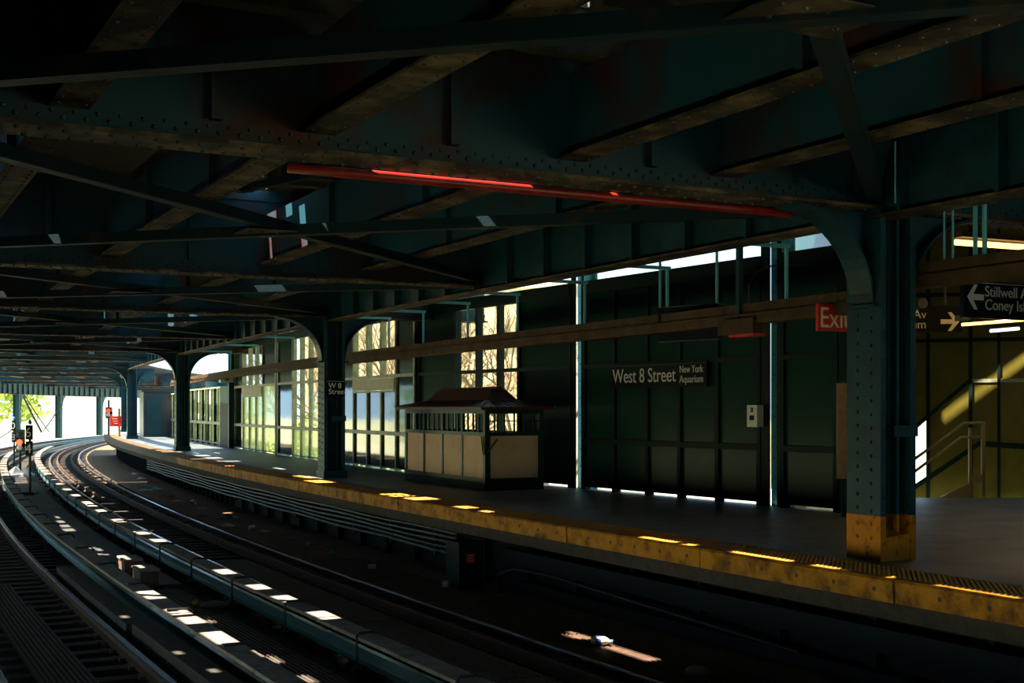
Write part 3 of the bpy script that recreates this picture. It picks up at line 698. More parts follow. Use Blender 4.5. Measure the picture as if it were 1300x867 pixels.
# a second inner rail that begins in the distance
tag(MB().sweep(rail_prof(-1.12, ZR, 0.147, 0.03, 0.055), 34, 150, 1.25).build('inner_rail', 'rail_rust'), 'rusty inner guard rail between the far rails of the platform track', 'rail')

def third_rail(o, lab, side):
    t = thing('third_rail', tuple(W(10, o, -1.28)), lab, 'third rail', 'third rails')
    MB().sweep(rail_prof(o, -1.065, 0.17, 0.042, 0.07), -6, 120, 1.25).build('contact_rail', 'contact_rail', t)
    s = -5.0; k = 0
    while s < 80:
        e = s + 2.55; w = 0.135
        MB().rect(o - w, o + w, -0.95 + 0.004 * (k % 3), -0.91 + 0.004 * (k % 3), s + 0.01, e - 0.01, 1.3).build('cover_board', 'board_wood', t); s = e; k += 1
    s = -3.9
    me = MB()
    x0 = side * 0.17
    me.tube([(x0, 0, -0.36), (x0, 0, 0.03), (x0 * 0.8, 0, 0.06), (-x0 * 0.75, 0, 0.06)], 0.016, 6)
    me.box((-x0 * 0.5, 0, 0.055), 0.12, 0.07, 0.03); me.box((x0 * 0.9, 0, -0.34), 0.14, 0.1, 0.05)
    me = me.mesh('bracket', (0, 0, 0)); me.materials.append(MATS['black_metal'])
    while s < 60: inst('bracket', me, t, W(s, o, -0.915), rotz(s)); s += 2.55
    me2 = MB().lathe([(0.05, 0), (0.07, 0.03), (0.045, 0.06), (0.06, 0.09), (0.04, 0.13)], n=8).mesh('insulator', (0, 0, 0)); me2.materials.append(MATS['stone'])
    s = -3.0
    while s < 40: inst('insulator', me2, t, W(s, o, -1.36), 0); s += 2.55
third_rail(-2.10, 'third rail with wooden cover boards beside the platform track', -1)
third_rail(-3.60, 'third rail with sunlit cover boards beside the left track', 1)
for k, (a, b, dz) in enumerate(((-3.0, 3.6, 0.02), (3.65, 9.2, 0.0), (9.3, 15.6, -0.02))):
    tag(MB().rect(-4.15 + 0.05 * (k % 2), -3.87 + 0.05 * (k % 2), -1.31, -1.04 + dz, a, b, 1).build('guard_timber', 'dark_wood'),
        ['nearest dark guard timber beside the left track, at the bottom edge', 'middle dark guard timber beside the left track', 'farthest dark guard timber beside the left track'][k], 'timber', 'guard timbers')
# planks between the rails of the left track
t = thing('plank_walk', tuple(W(8, -5.1, -1.30)), 'dark walkway of long planks between the left rails', 'walkway')
for j in range(10):
    MB().rect(-5.42 + j * 0.056, -5.383 + j * 0.056, -1.29, -1.235 - 0.003 * (j % 2), 3 if j % 3 else 2.5, 15.2 - 0.3 * (j > 7) - 2.2 * (j > 8), 1.2).build('plank', 'dark_wood', t)
def grating(s0, s1, o0, o1, n, z, lab, m='grating_steel'):
    t = thing('walkway_grating', tuple(W((s0 + s1) / 2, (o0 + o1) / 2, z - 0.04)), lab, 'grating', 'walkway gratings')
    mb = MB(); w = (o1 - o0) / n
    for j in range(n): mb.rect(o0 + j * w, o0 + j * w + w * 0.5, z - 0.035, z, s0, s1, 1.2)
    mb.build('bearing_bars', m, t, kind='stuff')
    mb = MB(); s = s0 + 0.03
    while s < s1: mb.bar(W(s, o0, z - 0.03), W(s, o1, z - 0.03), 0.03, 0.02); s += 0.9
    mb.build('cross_bars', m, t)
ZG = -1.20
for k, (a, b) in enumerate(((0.5, 3.9), (3.95, 7.2), (7.25, 10.4), (10.45, 13.1))):
    grating(a, b, -3.34, -2.62, 12, ZG, ['grating panel of the middle walkway at the bottom edge of the picture', 'striped sunlit grating panel of the middle walkway near the bottom edge', 'grating panel of the middle walkway under the round pan', 'farthest grating panel of the middle walkway, by the wooden box'][k])
for k, (a, b) in enumerate(((1.0, 5.0), (5.05, 9.0), (9.05, 13.0), (13.05, 16.6))):
    grating(a, b, -1.36, -0.62, 14, -1.235, ['nearest', 'second', 'third', 'farthest'][k] + ' fine grating panel between the rails of the platform track', 'rail_rust')
for k, (a, b) in enumerate(((13.6, 17.0), (17.05, 23), (23.05, 30), (30.05, 44))):
    tag(MB().rect(-3.38, -2.5, ZG - 0.02, ZG, a, b, 1).build('steel_plate', 'plate_steel'), ['nearest', 'second', 'third', 'farthest'][k] + ' smooth dark steel plate of the middle walkway', 'plate', 'walkway plates')
tp = MB(); s = 0.8
while s < 44:
    for o in (-3.2, -2.7): tp.box(W(s, o, -1.33), 0.12, 0.1, 0.25, rotz(s))
    s += 1.7
tag(tp.build('walkway_supports', 'black_metal'), 'low dark stubs carrying the middle walkway', kind='structure')
for u, v, lb in ((165, 708, 'farther of two wooden junction boxes on the middle walkway, sunlit on top'), (185, 721, 'nearer of two wooden junction boxes on the middle walkway, sunlit on top')):
    p = px(u, v, -0.93); best = min(range(NS), key=lambda i: (XA[i] - p.x) ** 2 + (YA[i] - p.y) ** 2); s = SA[best]
    t = thing('junction_box', (p.x, p.y, ZG), lb, 'box', 'junction boxes')
    MB().box((p.x, p.y, (ZG - 0.95) / 2), 0.28, 0.62, -0.95 - ZG, rotz(s)).build('box_body', 'rail_rust', t)
    MB().box((p.x, p.y, -0.935), 0.32, 0.66, 0.03, rotz(s)).build('lid', 'board_wood', t)
p = px(272, 771, ZG)
tag(MB().lathe([(0.16, 0), (0.20, 0.02), (0.17, 0.06), (0.08, 0.085), (0.001, 0.09)], p, 16).build('round_pan', 'plate_steel', smooth=True), 'flat round metal pan lying on the middle grating', 'pan')
p = px(248, 770, ZG)
tag(MB().lathe([(0.03, 0), (0.045, 0.04), (0.035, 0.09), (0.001, 0.1)], p, 10).build('brass_fitting', 'brass', smooth=True), 'small brass fitting beside the round pan', 'fitting')
# ---------------------------------------------------------------- signals by the track
def signal_sign(u, v, d, digits, top_v, lab, wpx):
    b = pxd(u, v, d); h = (v - top_v) / 1610 * d; t = thing('number_post', tuple(b), lab, 'signal sign')
    MB().tube([b, b + UP * (h * 0.96)], 0.045, 8).build('post', 'black_metal', t); MB().box(b + UP * 0.03, 0.4, 0.4, 0.06).build('foot', 'black_metal', t)
    w = wpx / 1610 * d; n = len(digits)
    for k, dg in enumerate(digits):
        c = b + UP * (h - 0.30 - 0.52 * k) + Vector((0, -0.06, 0))
        pl = MB().box(c, w, 0.03, 0.47).build('number_plate', 'sign_black', t)
        text(dg, 0.42, 'letter_white', t, c + Vector((-0.13, -0.02, -0.145)), (1, 0, 0), 'numeral')
    MB().lathe([(0.05, 0), (0.06, 0.1), (0.02, 0.16)], b + UP * (h - 0.05), 8).build('cap', 'blue_plastic', t)
    return t
signal_sign(38, 627, 41.0, ['6', '4'], 537, 'post with black plates numbered 6 and 4 between the tracks', 9)
signal_sign(18, 594, 58.0, ['0', '8'], 532, 'farther post with black plates numbered 0 and 8', 5)
def light_signal(u, v0, v1, d, lamps, lab):
    b = pxd(u, v1, d); top = pxd(u, v0, d); t = thing('track_signal', tuple(b), lab, 'signal')
    MB().tube([b, top], 0.06, 8).build('mast', 'black_metal', t)
    for v, m in lamps:
        c = pxd(u, v, d); MB().box(c + Vector((0, 0.05, 0)), 0.34, 0.2, 0.42).build('lamp_housing', 'black_metal', t)
        MB().lathe([(0.13, 0), (0.14, 0.05), (0.001, 0.07)], (0, 0, 0), 12)
        q = MB(); q.lathe([(0.13, 0), (0.12, 0.05), (0.001, 0.07)], (0, 0, 0), 12); q.v = [(c.x + x, c.y - 0.06 - z, c.z + y) for x, y, z in q.v]
        q.build('lens', m, t, smooth=True)
    return t
light_signal(25.5, 546, 600, 56.0, ((551, 'black_metal'), (561.5, 'signal_red'), (568, 'white_plastic')), 'glowing red track signal on a short mast at far left')
light_signal(138, 508, 560, 75.0, ((521.5, 'signal_red_dim'), (526.5, 'white_plastic')), 'small red signal on a mast at the far end of the platform')
b = pxd(147, 557, 71.0); t = thing('warning_sign', tuple(b), 'small red warning sign on a yellow post at the platform end', 'sign')
MB().tube([b + Vector((0.18, 0.05, 0)), b + UP * 1.7 + Vector((0.18, 0.05, 0))], 0.06, 8).build('post', 'yellow_paint', t)
MB().box(b + UP * 0.98, 0.66, 0.03, 0.58).build('sign_plate', 'sign_red', t)
for k in range(3): MB().box(b + Vector((-0.05 + 0.03 * k, -0.02, 1.12 - 0.13 * k)), 0.3 - 0.05 * k, 0.006, 0.03).build('text_line', 'letter_cream', t)
# ---------------------------------------------------------------- under the platform: conduits, cabinet
for k in range(5):
    z = -0.50 - k * 0.085; mb = MB().tube([W(12.4 + (46 - 12.4) * i / 30, 1.78, z + 0.012 * math.sin(i * 1.3 + k)) for i in range(31)], 0.028, 7)
    tag(mb.build('conduit_pipe', 'conduit', smooth=True), ['topmost', 'second from top', 'middle', 'second from bottom', 'lowest'][k] + ' of five grey conduits along the platform side', 'pipe', 'conduits under the platform')
me = MB().box((0, 0, 0), 0.09, 0.05, 0.56).mesh('hanger', (0, 0, 0)); me.materials.append(MATS['black_metal'])
s = 13.4; k = 0
while s < 46:
    o = inst('conduit_hanger', me, None, W(s, 1.84, -0.66), rotz(s)); tag(o, 'dark hanger strap holding the conduits under the platform', 'bracket', 'conduit hangers'); s += 2.1
c = W(11.4, 1.45, -1.25); t = thing('relay_cabinet', tuple(c), 'green steel cabinet under the platform edge with a red notice', 'cabinet')
MB().box(c + UP * 0.36, 0.42, 0.5, 0.72, rotz(11.4)).build('cabinet_body', 'mullion_green', t)
MB().box(c + UP * 0.735, 0.46, 0.54, 0.03, rotz(11.4)).build('cabinet_lid', 'mullion_green', t)
cc = c - tng(11.4) * 0.255 - nrm(11.4) * 0.02 + UP * 0.50
MB().box(cc, 0.15, 0.012, 0.15, rotz(11.4)).build('red_notice', 'sign_red', t)
for k in range(3): MB().box(cc - tng(11.4) * 0.008 + UP * (0.04 - 0.04 * k), 0.09, 0.004, 0.012, rotz(11.4)).build('notice_line', 'letter_cream', t)
tag(MB().tube([W(10.7, 1.7, -1.22), W(10.55, 1.62, -0.95), W(10.2, 1.7, -0.82), W(9.4, 1.9, -0.85), W(7, 1.95, -0.95), W(4, 1.95, -1.05)], 0.03, 8).build('loose_cable', 'black_metal', smooth=True), 'black cable looping under the platform edge', 'cable')

# ================================================================== THE HUT ON THE PLATFORM
hs0, hs1, ho0, ho1 = 15.2, 19.4, 3.78, 4.75
hx = W(17.3, (ho0 + ho1) / 2, 0); ht_ = tng(17.3); hn_ = nrm(17.3); HL, HWd = 4.2, 1.28
def hp(a, b, z): return hx + ht_ * a + hn_ * b + UP * z       # a: along (-HL/2 near), b: depth
hut = thing('waiting_booth', tuple(hx), 'low green booth with beige panels and a maroon hipped roof', 'booth')
def hb(a0, a1, b0, b1, z0, z1, name, m, parent=hut):
    return MB().box(hp((a0 + a1) / 2, (b0 + b1) / 2, (z0 + z1) / 2), b1 - b0, a1 - a0, z1 - z0, rotz(17.3)).build(name, m, parent)
A, B = HL / 2, HWd / 2
hb(-A, A, -B, B, 0.0, 0.16, 'plinth', 'mullion_green')
for a in (-A, A - 0.10):
    for b in (-B, B - 0.10): hb(a, a + 0.10, b, b + 0.10, 0.16, 1.56, 'corner_post', 'panel_green')
for z0, z1 in ((0.16, 0.24), (1.06, 1.13), (1.49, 1.57)):
    hb(-A + .1, A - .1, -B, -B + 0.07, z0, z1, 'front_rail', 'panel_green'); hb(-A, -A + 0.07, -B + .1, B - .1, z0, z1, 'side_rail', 'panel_green')
    hb(-A + .1, A - .1, B - 0.07, B, z0, z1, 'back_rail', 'panel_green'); hb(A - 0.07, A, -B + .1, B - .1, z0, z1, 'side_rail', 'panel_green')
n4 = [-A + 0.1 + (HL - 0.2) * i / 4 for i in range(5)]
for i in range(4):
    hb(n4[i] + 0.03, n4[i + 1] - 0.03, -B + 0.02, -B + 0.045, 0.24, 1.06, 'beige_panel', 'beige_panel')
    if i: hb(n4[i] - 0.035, n4[i] + 0.035, -B, -B + 0.06, 0.24, 1.49, 'stile', 'panel_green')
    for q in (0.25, 0.5, 0.75): hb(n4[i] + (n4[i + 1] - n4[i]) * q - 0.02, n4[i] + (n4[i + 1] - n4[i]) * q + 0.02, -B + 0.01, -B + 0.04, 1.13, 1.49, 'spindle', 'panel_green')
    hb(n4[i] + 0.03, n4[i + 1] - 0.03, B - 0.045, B - 0.02, 0.24, 1.06, 'back_panel', 'beige_panel')
hb(-A + 0.02, -A + 0.045, -B + 0.12, B - 0.12, 0.24, 1.06, 'beige_panel', 'beige_panel'); hb(A - 0.045, A - 0.02, -B + 0.12, B - 0.12, 0.24, 1.06, 'beige_panel', 'beige_panel')
for q in range(1, 6): hb(-A + 0.01, -A + 0.04, -B + q * HWd / 6 - 0.015, -B + q * HWd / 6 + 0.015, 1.13, 1.49, 'spindle', 'panel_green')
hb(-A + 0.01, -A + 0.04, -B + .1, B - .1, 1.34, 1.36, 'spindle_rail', 'panel_green')
# roof: flared lower slope, ridge roll
E_, z0 = 0.16, 1.57
r0 = [hp(-A - E_, -B - E_, z0), hp(A + E_, -B - E_, z0), hp(A + E_, B + E_, z0), hp(-A - E_, B + E_, z0)]
r1 = [p + UP * 0.05 for p in r0]
r2 = [hp(-A + 0.55, -B + 0.32, z0 + 0.17), hp(A - 0.55, -B + 0.32, z0 + 0.17), hp(A - 0.55, B - 0.32, z0 + 0.17), hp(-A + 0.55, B - 0.32, z0 + 0.17)]
r3 = [hp(-A + 0.72, -B + 0.52, z0 + 0.40), hp(A - 0.72, -B + 0.52, z0 + 0.40), hp(A - 0.72, B - 0.52, z0 + 0.40), hp(-A + 0.72, B - 0.52, z0 + 0.40)]
roof = MB().loft([r0, r1, r2, r3]).build('roof', 'roof_maroon', hut)
MB().tube([hp(-A + 0.66, 0, z0 + 0.415), hp(A - 0.66, 0, z0 + 0.415)], 0.05, 8).build('ridge_cap', 'roof_maroon', roof)
for e in (0, 1, 2, 3):
    MB().tube([r1[e] + UP * 0.005, r2[e] + UP * 0.008, r3[e]], 0.022, 6).build('hip_roll', 'roof_maroon', roof)
mbr = MB()
for i in range(27):
    a = -A - E_ + 0.08 + i * (HL + 2 * E_ - 0.16) / 26; a2 = max(-A + 0.6, min(A - 0.6, a))
    mbr.bar(hp(a, -B - E_, z0 + 0.055), hp(a2, -B + 0.32, z0 + 0.178), 0.025, 0.02)
for i in range(11):
    b_ = -B - E_ + 0.08 + i * (HWd + 2 * E_ - 0.16) / 10; b2 = max(-B + 0.34, min(B - 0.34, b_))
    mbr.bar(hp(-A - E_, b_, z0 + 0.055), hp(-A + 0.55, b2, z0 + 0.178), 0.025, 0.02)
mbr.build('roof_seams', 'roof_maroon', roof)
ch = MB(); pts = [hp(-A - 0.02, -B - 0.03 + 0.16 * math.sin(math.pi * i / 10), 1.05 - 0.30 * math.sin(math.pi * i / 10) ** 2) for i in range(11)]
ch.tube([hp(-A + .12 - 0.02 * i, -B - 0.02, 1.05 - 0.35 * math.sin(math.pi * i / 12)) for i in range(7)] + [hp(-A - 0.02, -B + 0.05 * i, 0.70 + 0.06 * i) for i in range(6)], 0.016, 6)
tag(ch.build('chain', 'black_metal'), 'dark chain hanging around the front corner of the booth', 'chain')

# ================================================================== RACEWAY, SIGNS AND FIXTURES
for r0_, r1_, dz, o_, lbr in ((3.9, 58, 0.0, 0.0, 'long brown wooden raceway hung above the platform'), (-8, 3.8, 0.20, -0.08, 'short brown raceway above the signs right of the column')):
    race = thing('cable_raceway', tuple(W((r0_ + r1_) / 2, 3.4, 2.69)), lbr, 'raceway', 'cable raceways')
    of = lambda s: 3.22 + min(0.2, 0.04 * max(0, s - 4)) + 0.018 * max(0, s - 14)
    nseg = round((r1_ - r0_) / 1.25)
    for nm, a, b, z0, z1 in (('lower_box', -0.11, 0.11, 2.70, 2.82), ('upper_box', -0.07, 0.07, 2.82, 2.97), ('ledge', -0.14, 0.14, 2.815, 2.835)):
        pr = []
        for i in range(nseg + 1):
            s = r0_ + (r1_ - r0_) * i / nseg; c = of(s) + o_; pr.append([W(s, c + a, z0 + dz), W(s, c + b, z0 + dz), W(s, c + b, z1 + dz), W(s, c + a, z1 + dz)])
        MB().loft(pr).build(nm, 'raceway_wood', race)
OFR = of
k = 0
for s in (5.8, 8.6, 11.0, 13.4, 15.6, 18.0, 20.2, 24.5, 29, 34, 39):
    t = thing('raceway_hanger', tuple(W(s, OFR(s), 2.95)), ORD[k] + ' blue hanger rod of the raceway, counted from the right', 'hanger', 'raceway hangers'); k += 1
    MB().bar(W(s, OFR(s), 2.95), W(s, OFR(s), 3.66), 0.035, 0.035, up=nrm(s)).build('rod', 'post_blue', t)
    MB().bar(W(s, 2.64, 3.64), W(s, OFR(s) + 0.05, 3.64), 0.05, 0.05).build('arm', 'post_blue', t)
# West 8 Street board on the wall
ws = thing('station_sign', tuple(wallp(4.2, 2.0, -0.1)), 'black board on the wall reading West 8 Street New York Aquarium', 'sign')
wbox(2.84, 5.61, 1.97, 2.42, -0.11, -0.07, 'sign_board', 'sign_black', ws)
wbox(2.84, 5.61, 2.385, 2.392, -0.114, -0.109, 'white_line', 'plate_steel', ws)
u_ = -WD
text('West 8 Street', 0.37, 'letter_white', ws, wallp(5.52, 2.075, -0.114), u_, width=1.86)
text('New York', 0.185, 'letter_white', ws, wallp(3.56, 2.225, -0.114), u_, 'small_lettering', width=0.63)
text('Aquarium', 0.185, 'letter_white', ws, wallp(3.56, 2.05, -0.114), u_, 'small_lettering', width=0.63)
# W 8 Street plate on the second column
cs = COLS[1]; pc = W(cs, 2.52, 0) - tng(cs) * 0.275
pl = thing('column_sign', tuple(pc + UP * 1.88), 'small black W 8 Street plate on the second column', 'sign')
MB().box(pc + UP * 2.06 + nrm(cs) * 0.02, 0.44, 0.02, 0.36, rotz(cs)).build('sign_plate', 'sign_black', pl)
MB().box(pc + UP * 2.215 + nrm(cs) * 0.02 - tng(cs) * 0.012, 0.42, 0.004, 0.008, rotz(cs)).build('white_line', 'letter_white', pl)
text('W 8', 0.17, 'letter_white', pl, pc + UP * 2.06 - nrm(cs) * 0.16 - tng(cs) * 0.014, nrm(cs))
text('Street', 0.17, 'letter_white', pl, pc + UP * 1.92 - nrm(cs) * 0.16 - tng(cs) * 0.014, nrm(cs))
# Exit sign
se = 5.9; ue = nrm(se); pe = pxd(1037, 420, 14.9)
ex = thing('exit_sign', tuple(pe), 'red Exit sign hanging beside the yellow-based column', 'sign')
MB().bar(pe + UP * 0.16, pe + ue * 0.76 + UP * 0.16, 0.04, 0.32).build('sign_board', 'sign_red', ex)
text('Exit', 0.345, 'letter_cream', ex, pe + UP * 0.045 + ue * 0.02 - tng(se) * 0.024, ue, width=0.47)
MB().bar(pe + ue * 0.3 + UP * 0.32, pe + ue * 0.3 + UP * 0.45, 0.03, 0.03, up=ue).build('stem', 'black_metal', ex)
# direction signs to the right of the column
ud = nrm(4.0)
pd_ = pxd(1221, 403, 15.2)
dsn = thing('direction_sign', tuple(pd_), 'navy sign with left arrow reading Stillwell Av Coney Island', 'sign')
MB().bar(pd_ + UP * 0.225, pd_ + ud * 2.2 + UP * 0.225, 0.06, 0.45).build('sign_board', 'sign_navy', dsn)
MB().bar(pd_ + UP * 0.425 - tng(4) * 0.033, pd_ + ud * 2.2 + UP * 0.425 - tng(4) * 0.033, 0.006, 0.008).build('white_line', 'letter_white', dsn)
def arrow(parent, o, u, L, H, dirn, m):
    nn = u.cross(UP); pts = [(0, 0), (0.42, 0.5), (0.62, 0.5), (0.36, 0.12), (1.0, 0.12), (1.0, -0.12), (0.36, -0.12), (0.62, -0.5), (0.42, -0.5)]
    if dirn > 0: pts = [(1 - a, b) for a, b in pts]
    return MB().prism([o + u * (a * L) + UP * (b * H) for a, b in pts], nn * 0.004).build('arrow', m, parent)
arrow(dsn, pd_ + ud * 0.05 + UP * 0.25 - tng(4) * 0.036, ud, 0.28, 0.30, -1, 'letter_white')
text('Stillwell Av', 0.185, 'letter_white', dsn, pd_ + ud * 0.35 + UP * 0.265 - tng(4) * 0.036, ud)
text('Coney Island', 0.185, 'letter_white', dsn, pd_ + ud * 0.35 + UP * 0.105 - tng(4) * 0.036, ud)
for q in (0.4, 1.8): MB().bar(pd_ + ud * q + UP * 0.45, pd_ + ud * q + UP * 1.2, 0.03, 0.03, up=ud).build('stem', 'black_metal', dsn)
pa = pxd(1222, 421, 19.0); ua = Vector((1, 0, 0))
asn = thing('aquarium_sign', tuple(pa), 'dark sign with cream right arrow partly hidden behind the column', 'sign')
MB().box(pa + Vector((-0.72, 0.03, 0.19)), 1.44, 0.05, 0.40).build('sign_board', 'sign_black', asn)
arrow(asn, pa + Vector((-0.33, -0.005, 0.15)), ua, 0.28, 0.28, 1, 'letter_cream')
text('Surf Av', 0.18, 'letter_cream', asn, pa + Vector((-1.08, -0.006, 0.20)), ua)
text('Aquarium', 0.18, 'letter_cream', asn, pa + Vector((-1.26, -0.006, 0.05)), ua)
for q in (-1.2, -0.25): MB().bar(pa + Vector((q, 0.03, 0.38)), Vector((pa.x + q, pa.y + 0.03, 5.16)), 0.03, 0.03, up=ua).build('stem', 'black_metal', asn)
q = MB().lathe([(0.075, 0), (0.075, 0.01)], (0, 0, 0), 16); q.v = [(pa.x - 0.60 + x, pa.y - 0.015 - z, pa.z + 0.42 + y) for x, y, z in q.v]; q.build('line_bullet', 'plate_steel', asn)
# navy hanging sign seen unlit, and a light box with a red underside
pn = W(8.9, 3.25, 2.62)
ns = thing('hanging_sign', tuple(W(8.6, 3.2, 2.36)), 'plain dark navy sign box hanging below the raceway', 'sign')
n0, n1 = pxd(838, 434, 18.6), pxd(914, 430, 18.0)
MB().bar(n0 + UP * 0.24, n1 + UP * 0.24, 0.12, 0.50).build('sign_box', 'sign_navy', ns)
MB().bar(n0 - UP * 0.005, n1 - UP * 0.005, 0.13, 0.012).build('edge_strip', 'plate_steel', ns)
MB().bar(n0 + UP * 0.495, n1 + UP * 0.495, 0.13, 0.012).build('edge_strip', 'plate_steel', ns)
for q in (0.0, 0.95): MB().bar(n0.lerp(n1, q) + UP * 0.5, n0.lerp(n1, q) + UP * 1.25, 0.03, 0.03, up=ud).build('stem', 'post_blue', ns)
lb = thing('light_box', tuple(pxd(940, 430, 16.5)), 'small brown fixture box with a red underside below the raceway', 'fixture')
b0, b1 = pxd(919, 417, 17.0), pxd(964, 413, 16.4)
MB().bar(b0, b1, 0.22, 0.20).build('box', 'raceway_wood', lb)
MB().bar(b0.lerp(b1, .3) - UP * 0.12, b1 - UP * 0.12, 0.2, 0.035).build('red_lens', 'sign_red', lb)
pt = b0.lerp(b1, 0.45)
MB().bar(pt + UP * 0.1, pt + UP * 1.15, 0.07, 0.07, up=ud).build('stem', 'steel_column', lb); MB().bar(pt + UP * 1.15, pt + UP * 1.22, 0.14, 0.14, up=ud).build('stem_cap', 'plate_steel', lb)
tag(MB().tube([pt + Vector((0.13, 0, 0.1)), pt + Vector((0.12, 0, 0.55)), pt + Vector((0.2, 0, 0.72)), pt + Vector((0.45, 0.1, 0.82)), pt + Vector((1.1, 0.3, 0.86))], 0.012, 6).build('loose_wire', 'black_metal'), 'thin black wire curling up beside the fixture box', 'wire')
# call box on the wall, tall bronze panel, speaker on a post
cb = thing('call_box', tuple(wallp(1.62, 1.35, -0.2)), 'small white call box on a mullion of the green wall', 'box')
c0 = wallp(1.62, 1.47, -0.13); rzw = math.atan2(WD.y, WD.x)
MB().box(c0, 0.24, 0.14, 0.36, rzw).build('box_body', 'white_plastic', cb)
MB().box(c0 + walln(1) * -0.075 + UP * -0.03, 0.10, 0.012, 0.08, rzw).build('dark_button', 'sign_navy', cb); MB().box(c0 + walln(1) * -0.075 + UP * 0.10, 0.05, 0.012, 0.08, rzw).build('emblem', 'plate_steel', cb)
bp = pxd(1070, 645, 18.6); tb = thing('advert_panel', (bp.x, bp.y, 0), 'tall bronze framed panel partly hidden behind the yellow-based column', 'panel')
MB().box(pxd(1080, 547, 18.5), 0.40, 0.08, 1.39).build('panel_board', 'bronze', tb); MB().box(pxd(1080, 547, 18.44), 0.36, 0.02, 1.33).build('panel_face', 'bronze', tb)
MB().box(Vector((pxd(1080, 547, 18.6).x, 18.62, 1.0)), 0.26, 0.08, 2.0).build('panel_post', 'steel_column', tb)
sp = wallp(35.3, 2.82, -0.35); spk = thing('loudspeaker', tuple(sp), 'small pale loudspeaker box on a far wall post', 'speaker')
MB().box(sp, 0.5, 0.4, 0.42, 0.4).build('cabinet', 'white_plastic', spk); q = MB().lathe([(0.13, 0), (0.12, 0.03), (0.05, 0.05)], (0, 0, 0), 12); q.v = [(sp.x + 0.08 + x, sp.y - 0.22 - z, sp.z + y) for x, y, z in q.v]; q.build('speaker_cone', 'black_metal', spk)
MB().bar(sp, wallp(35.4, 2.82, 0.3), 0.06, 0.06).build('bracket', 'black_metal', spk)
# dark post in front of the far wall
tag(MB().bar(wallp(35.35, 0, -0.15), wallp(35.35, 4.2, -0.15), 0.22, 0.2, up=walln(35)).build('wall_post', 'steel_column'), 'dark teal post standing before the far window bays', 'post')
hut2 = W(67.5, 4.2, 0); t = thing('far_hut', tuple(hut2), 'dark navy hut at the far end of the platform', 'hut')
MB().box(hut2 + UP * 1.25, 1.7, 4.5, 2.5, rotz(67.5)).build('hut_body', 'navy_hut', t); MB().box(hut2 + UP * 2.55, 1.9, 4.8, 0.1, rotz(67.5)).build('hut_roof', 'black_metal', t)
MB().box(hut2 + UP * 1.1 - tng(67.5) * 2.27 - nrm(67.5) * 0.3, 0.8, 0.05, 2.1, rotz(67.5)).build('hut_door', 'steel_column', t)
# lamps at the right
def lamp(u0, v0, d0, u1, v1, d1, h, m, lab, watt, hood=True):
    a, b = pxd(u0, v0, d0), pxd(u1, v1, d1); t = thing('fluorescent_lamp', tuple((a + b) / 2), lab, 'lamp', 'fluorescent lamps')
    MB().tube([a, b], h, 10).build('tube', m, t, smooth=True)
    ld = bpy.data.lights.new('tube_light', 'AREA'); ld.shape = 'RECTANGLE'; ld.size = (b - a).length; ld.size_y = 2 * h; ld.energy = watt; ld.color = (1.0, 0.62, 0.28) if m == 'tube_warm' else (0.9, 1, 1)
    lo = bpy.data.objects.new('tube_light', ld); COL.objects.link(lo); lo.parent = t; lo.location = (a + b) / 2 - UP * (h + 0.01) - Vector(ORG[t.name]); lo.rotation_euler = (0, 0, math.atan2(b.y - a.y, b.x - a.x))
    if hood: MB().bar(a + UP * (h + 0.06), b + UP * (h + 0.06), 0.22, 0.07).build('housing', 'plate_steel', t)
    MB().bar((a + b) / 2 + UP * (h + .09), (a + b) / 2 + UP * (h + .5), 0.03, 0.03, up=Vector((1, 0, 0))).build('stem', 'black_metal', t)
lamp(1213, 307.5, 17.0, 1400, 321, 18.8, 0.04, 'tube_warm', 'warm glowing tube lamp high above the direction signs', 8)
lamp(1222, 412, 15.4, 1400, 398.5, 17.2, 0.02, 'tube_warm', 'warm glowing tube lamp just below the navy direction sign', 5)
lamp(1258, 420, 21.0, 1293, 417, 21.4, 0.03, 'tube_white', 'short cool white tube lamp farther back below the signs', 2)
def race_at(u):
    s = -6.0
    while s < 3.7:
        p = W(s, 3.14); 
        if p.y > 1 and 650 + 1610 * p.x / p.y < u: return s
        s += 0.02
    return 3.6
for k, (u, ztop_, r) in enumerate(((1200, 3.55, 0.012), (1211, 3.58, 0.012), (1240, 3.85, 0.024), (1251, 3.86, 0.024))):
    p = W(race_at(u), 3.14, 3.165)
    tag(MB().tube([p, Vector((p.x, p.y, ztop_ + 1.25))], r, 7).build('vertical_conduit', 'post_blue'), ['thinnest blue rod right of the column arch, leftmost of four', 'second blue rod from the left above the direction signs', 'third blue pipe from the left above the direction signs', 'rightmost of the blue pipes above the direction signs'][k], 'pipe')
tag(MB().tube([pxd(1136.5, 258, 12.4), pxd(1136.5, 180, 12.4)], 0.008, 7).build('vertical_conduit', 'post_blue'), 'thin pale rod above the yellow-based column', 'pipe')
tag(MB().bar(pxd(1195, 268, 16.2), pxd(1330, 262, 17.4), 0.25, 0.12).build('roof_purlin', 'post_blue'), 'blue riveted purlin at the upper right corner', 'beam')
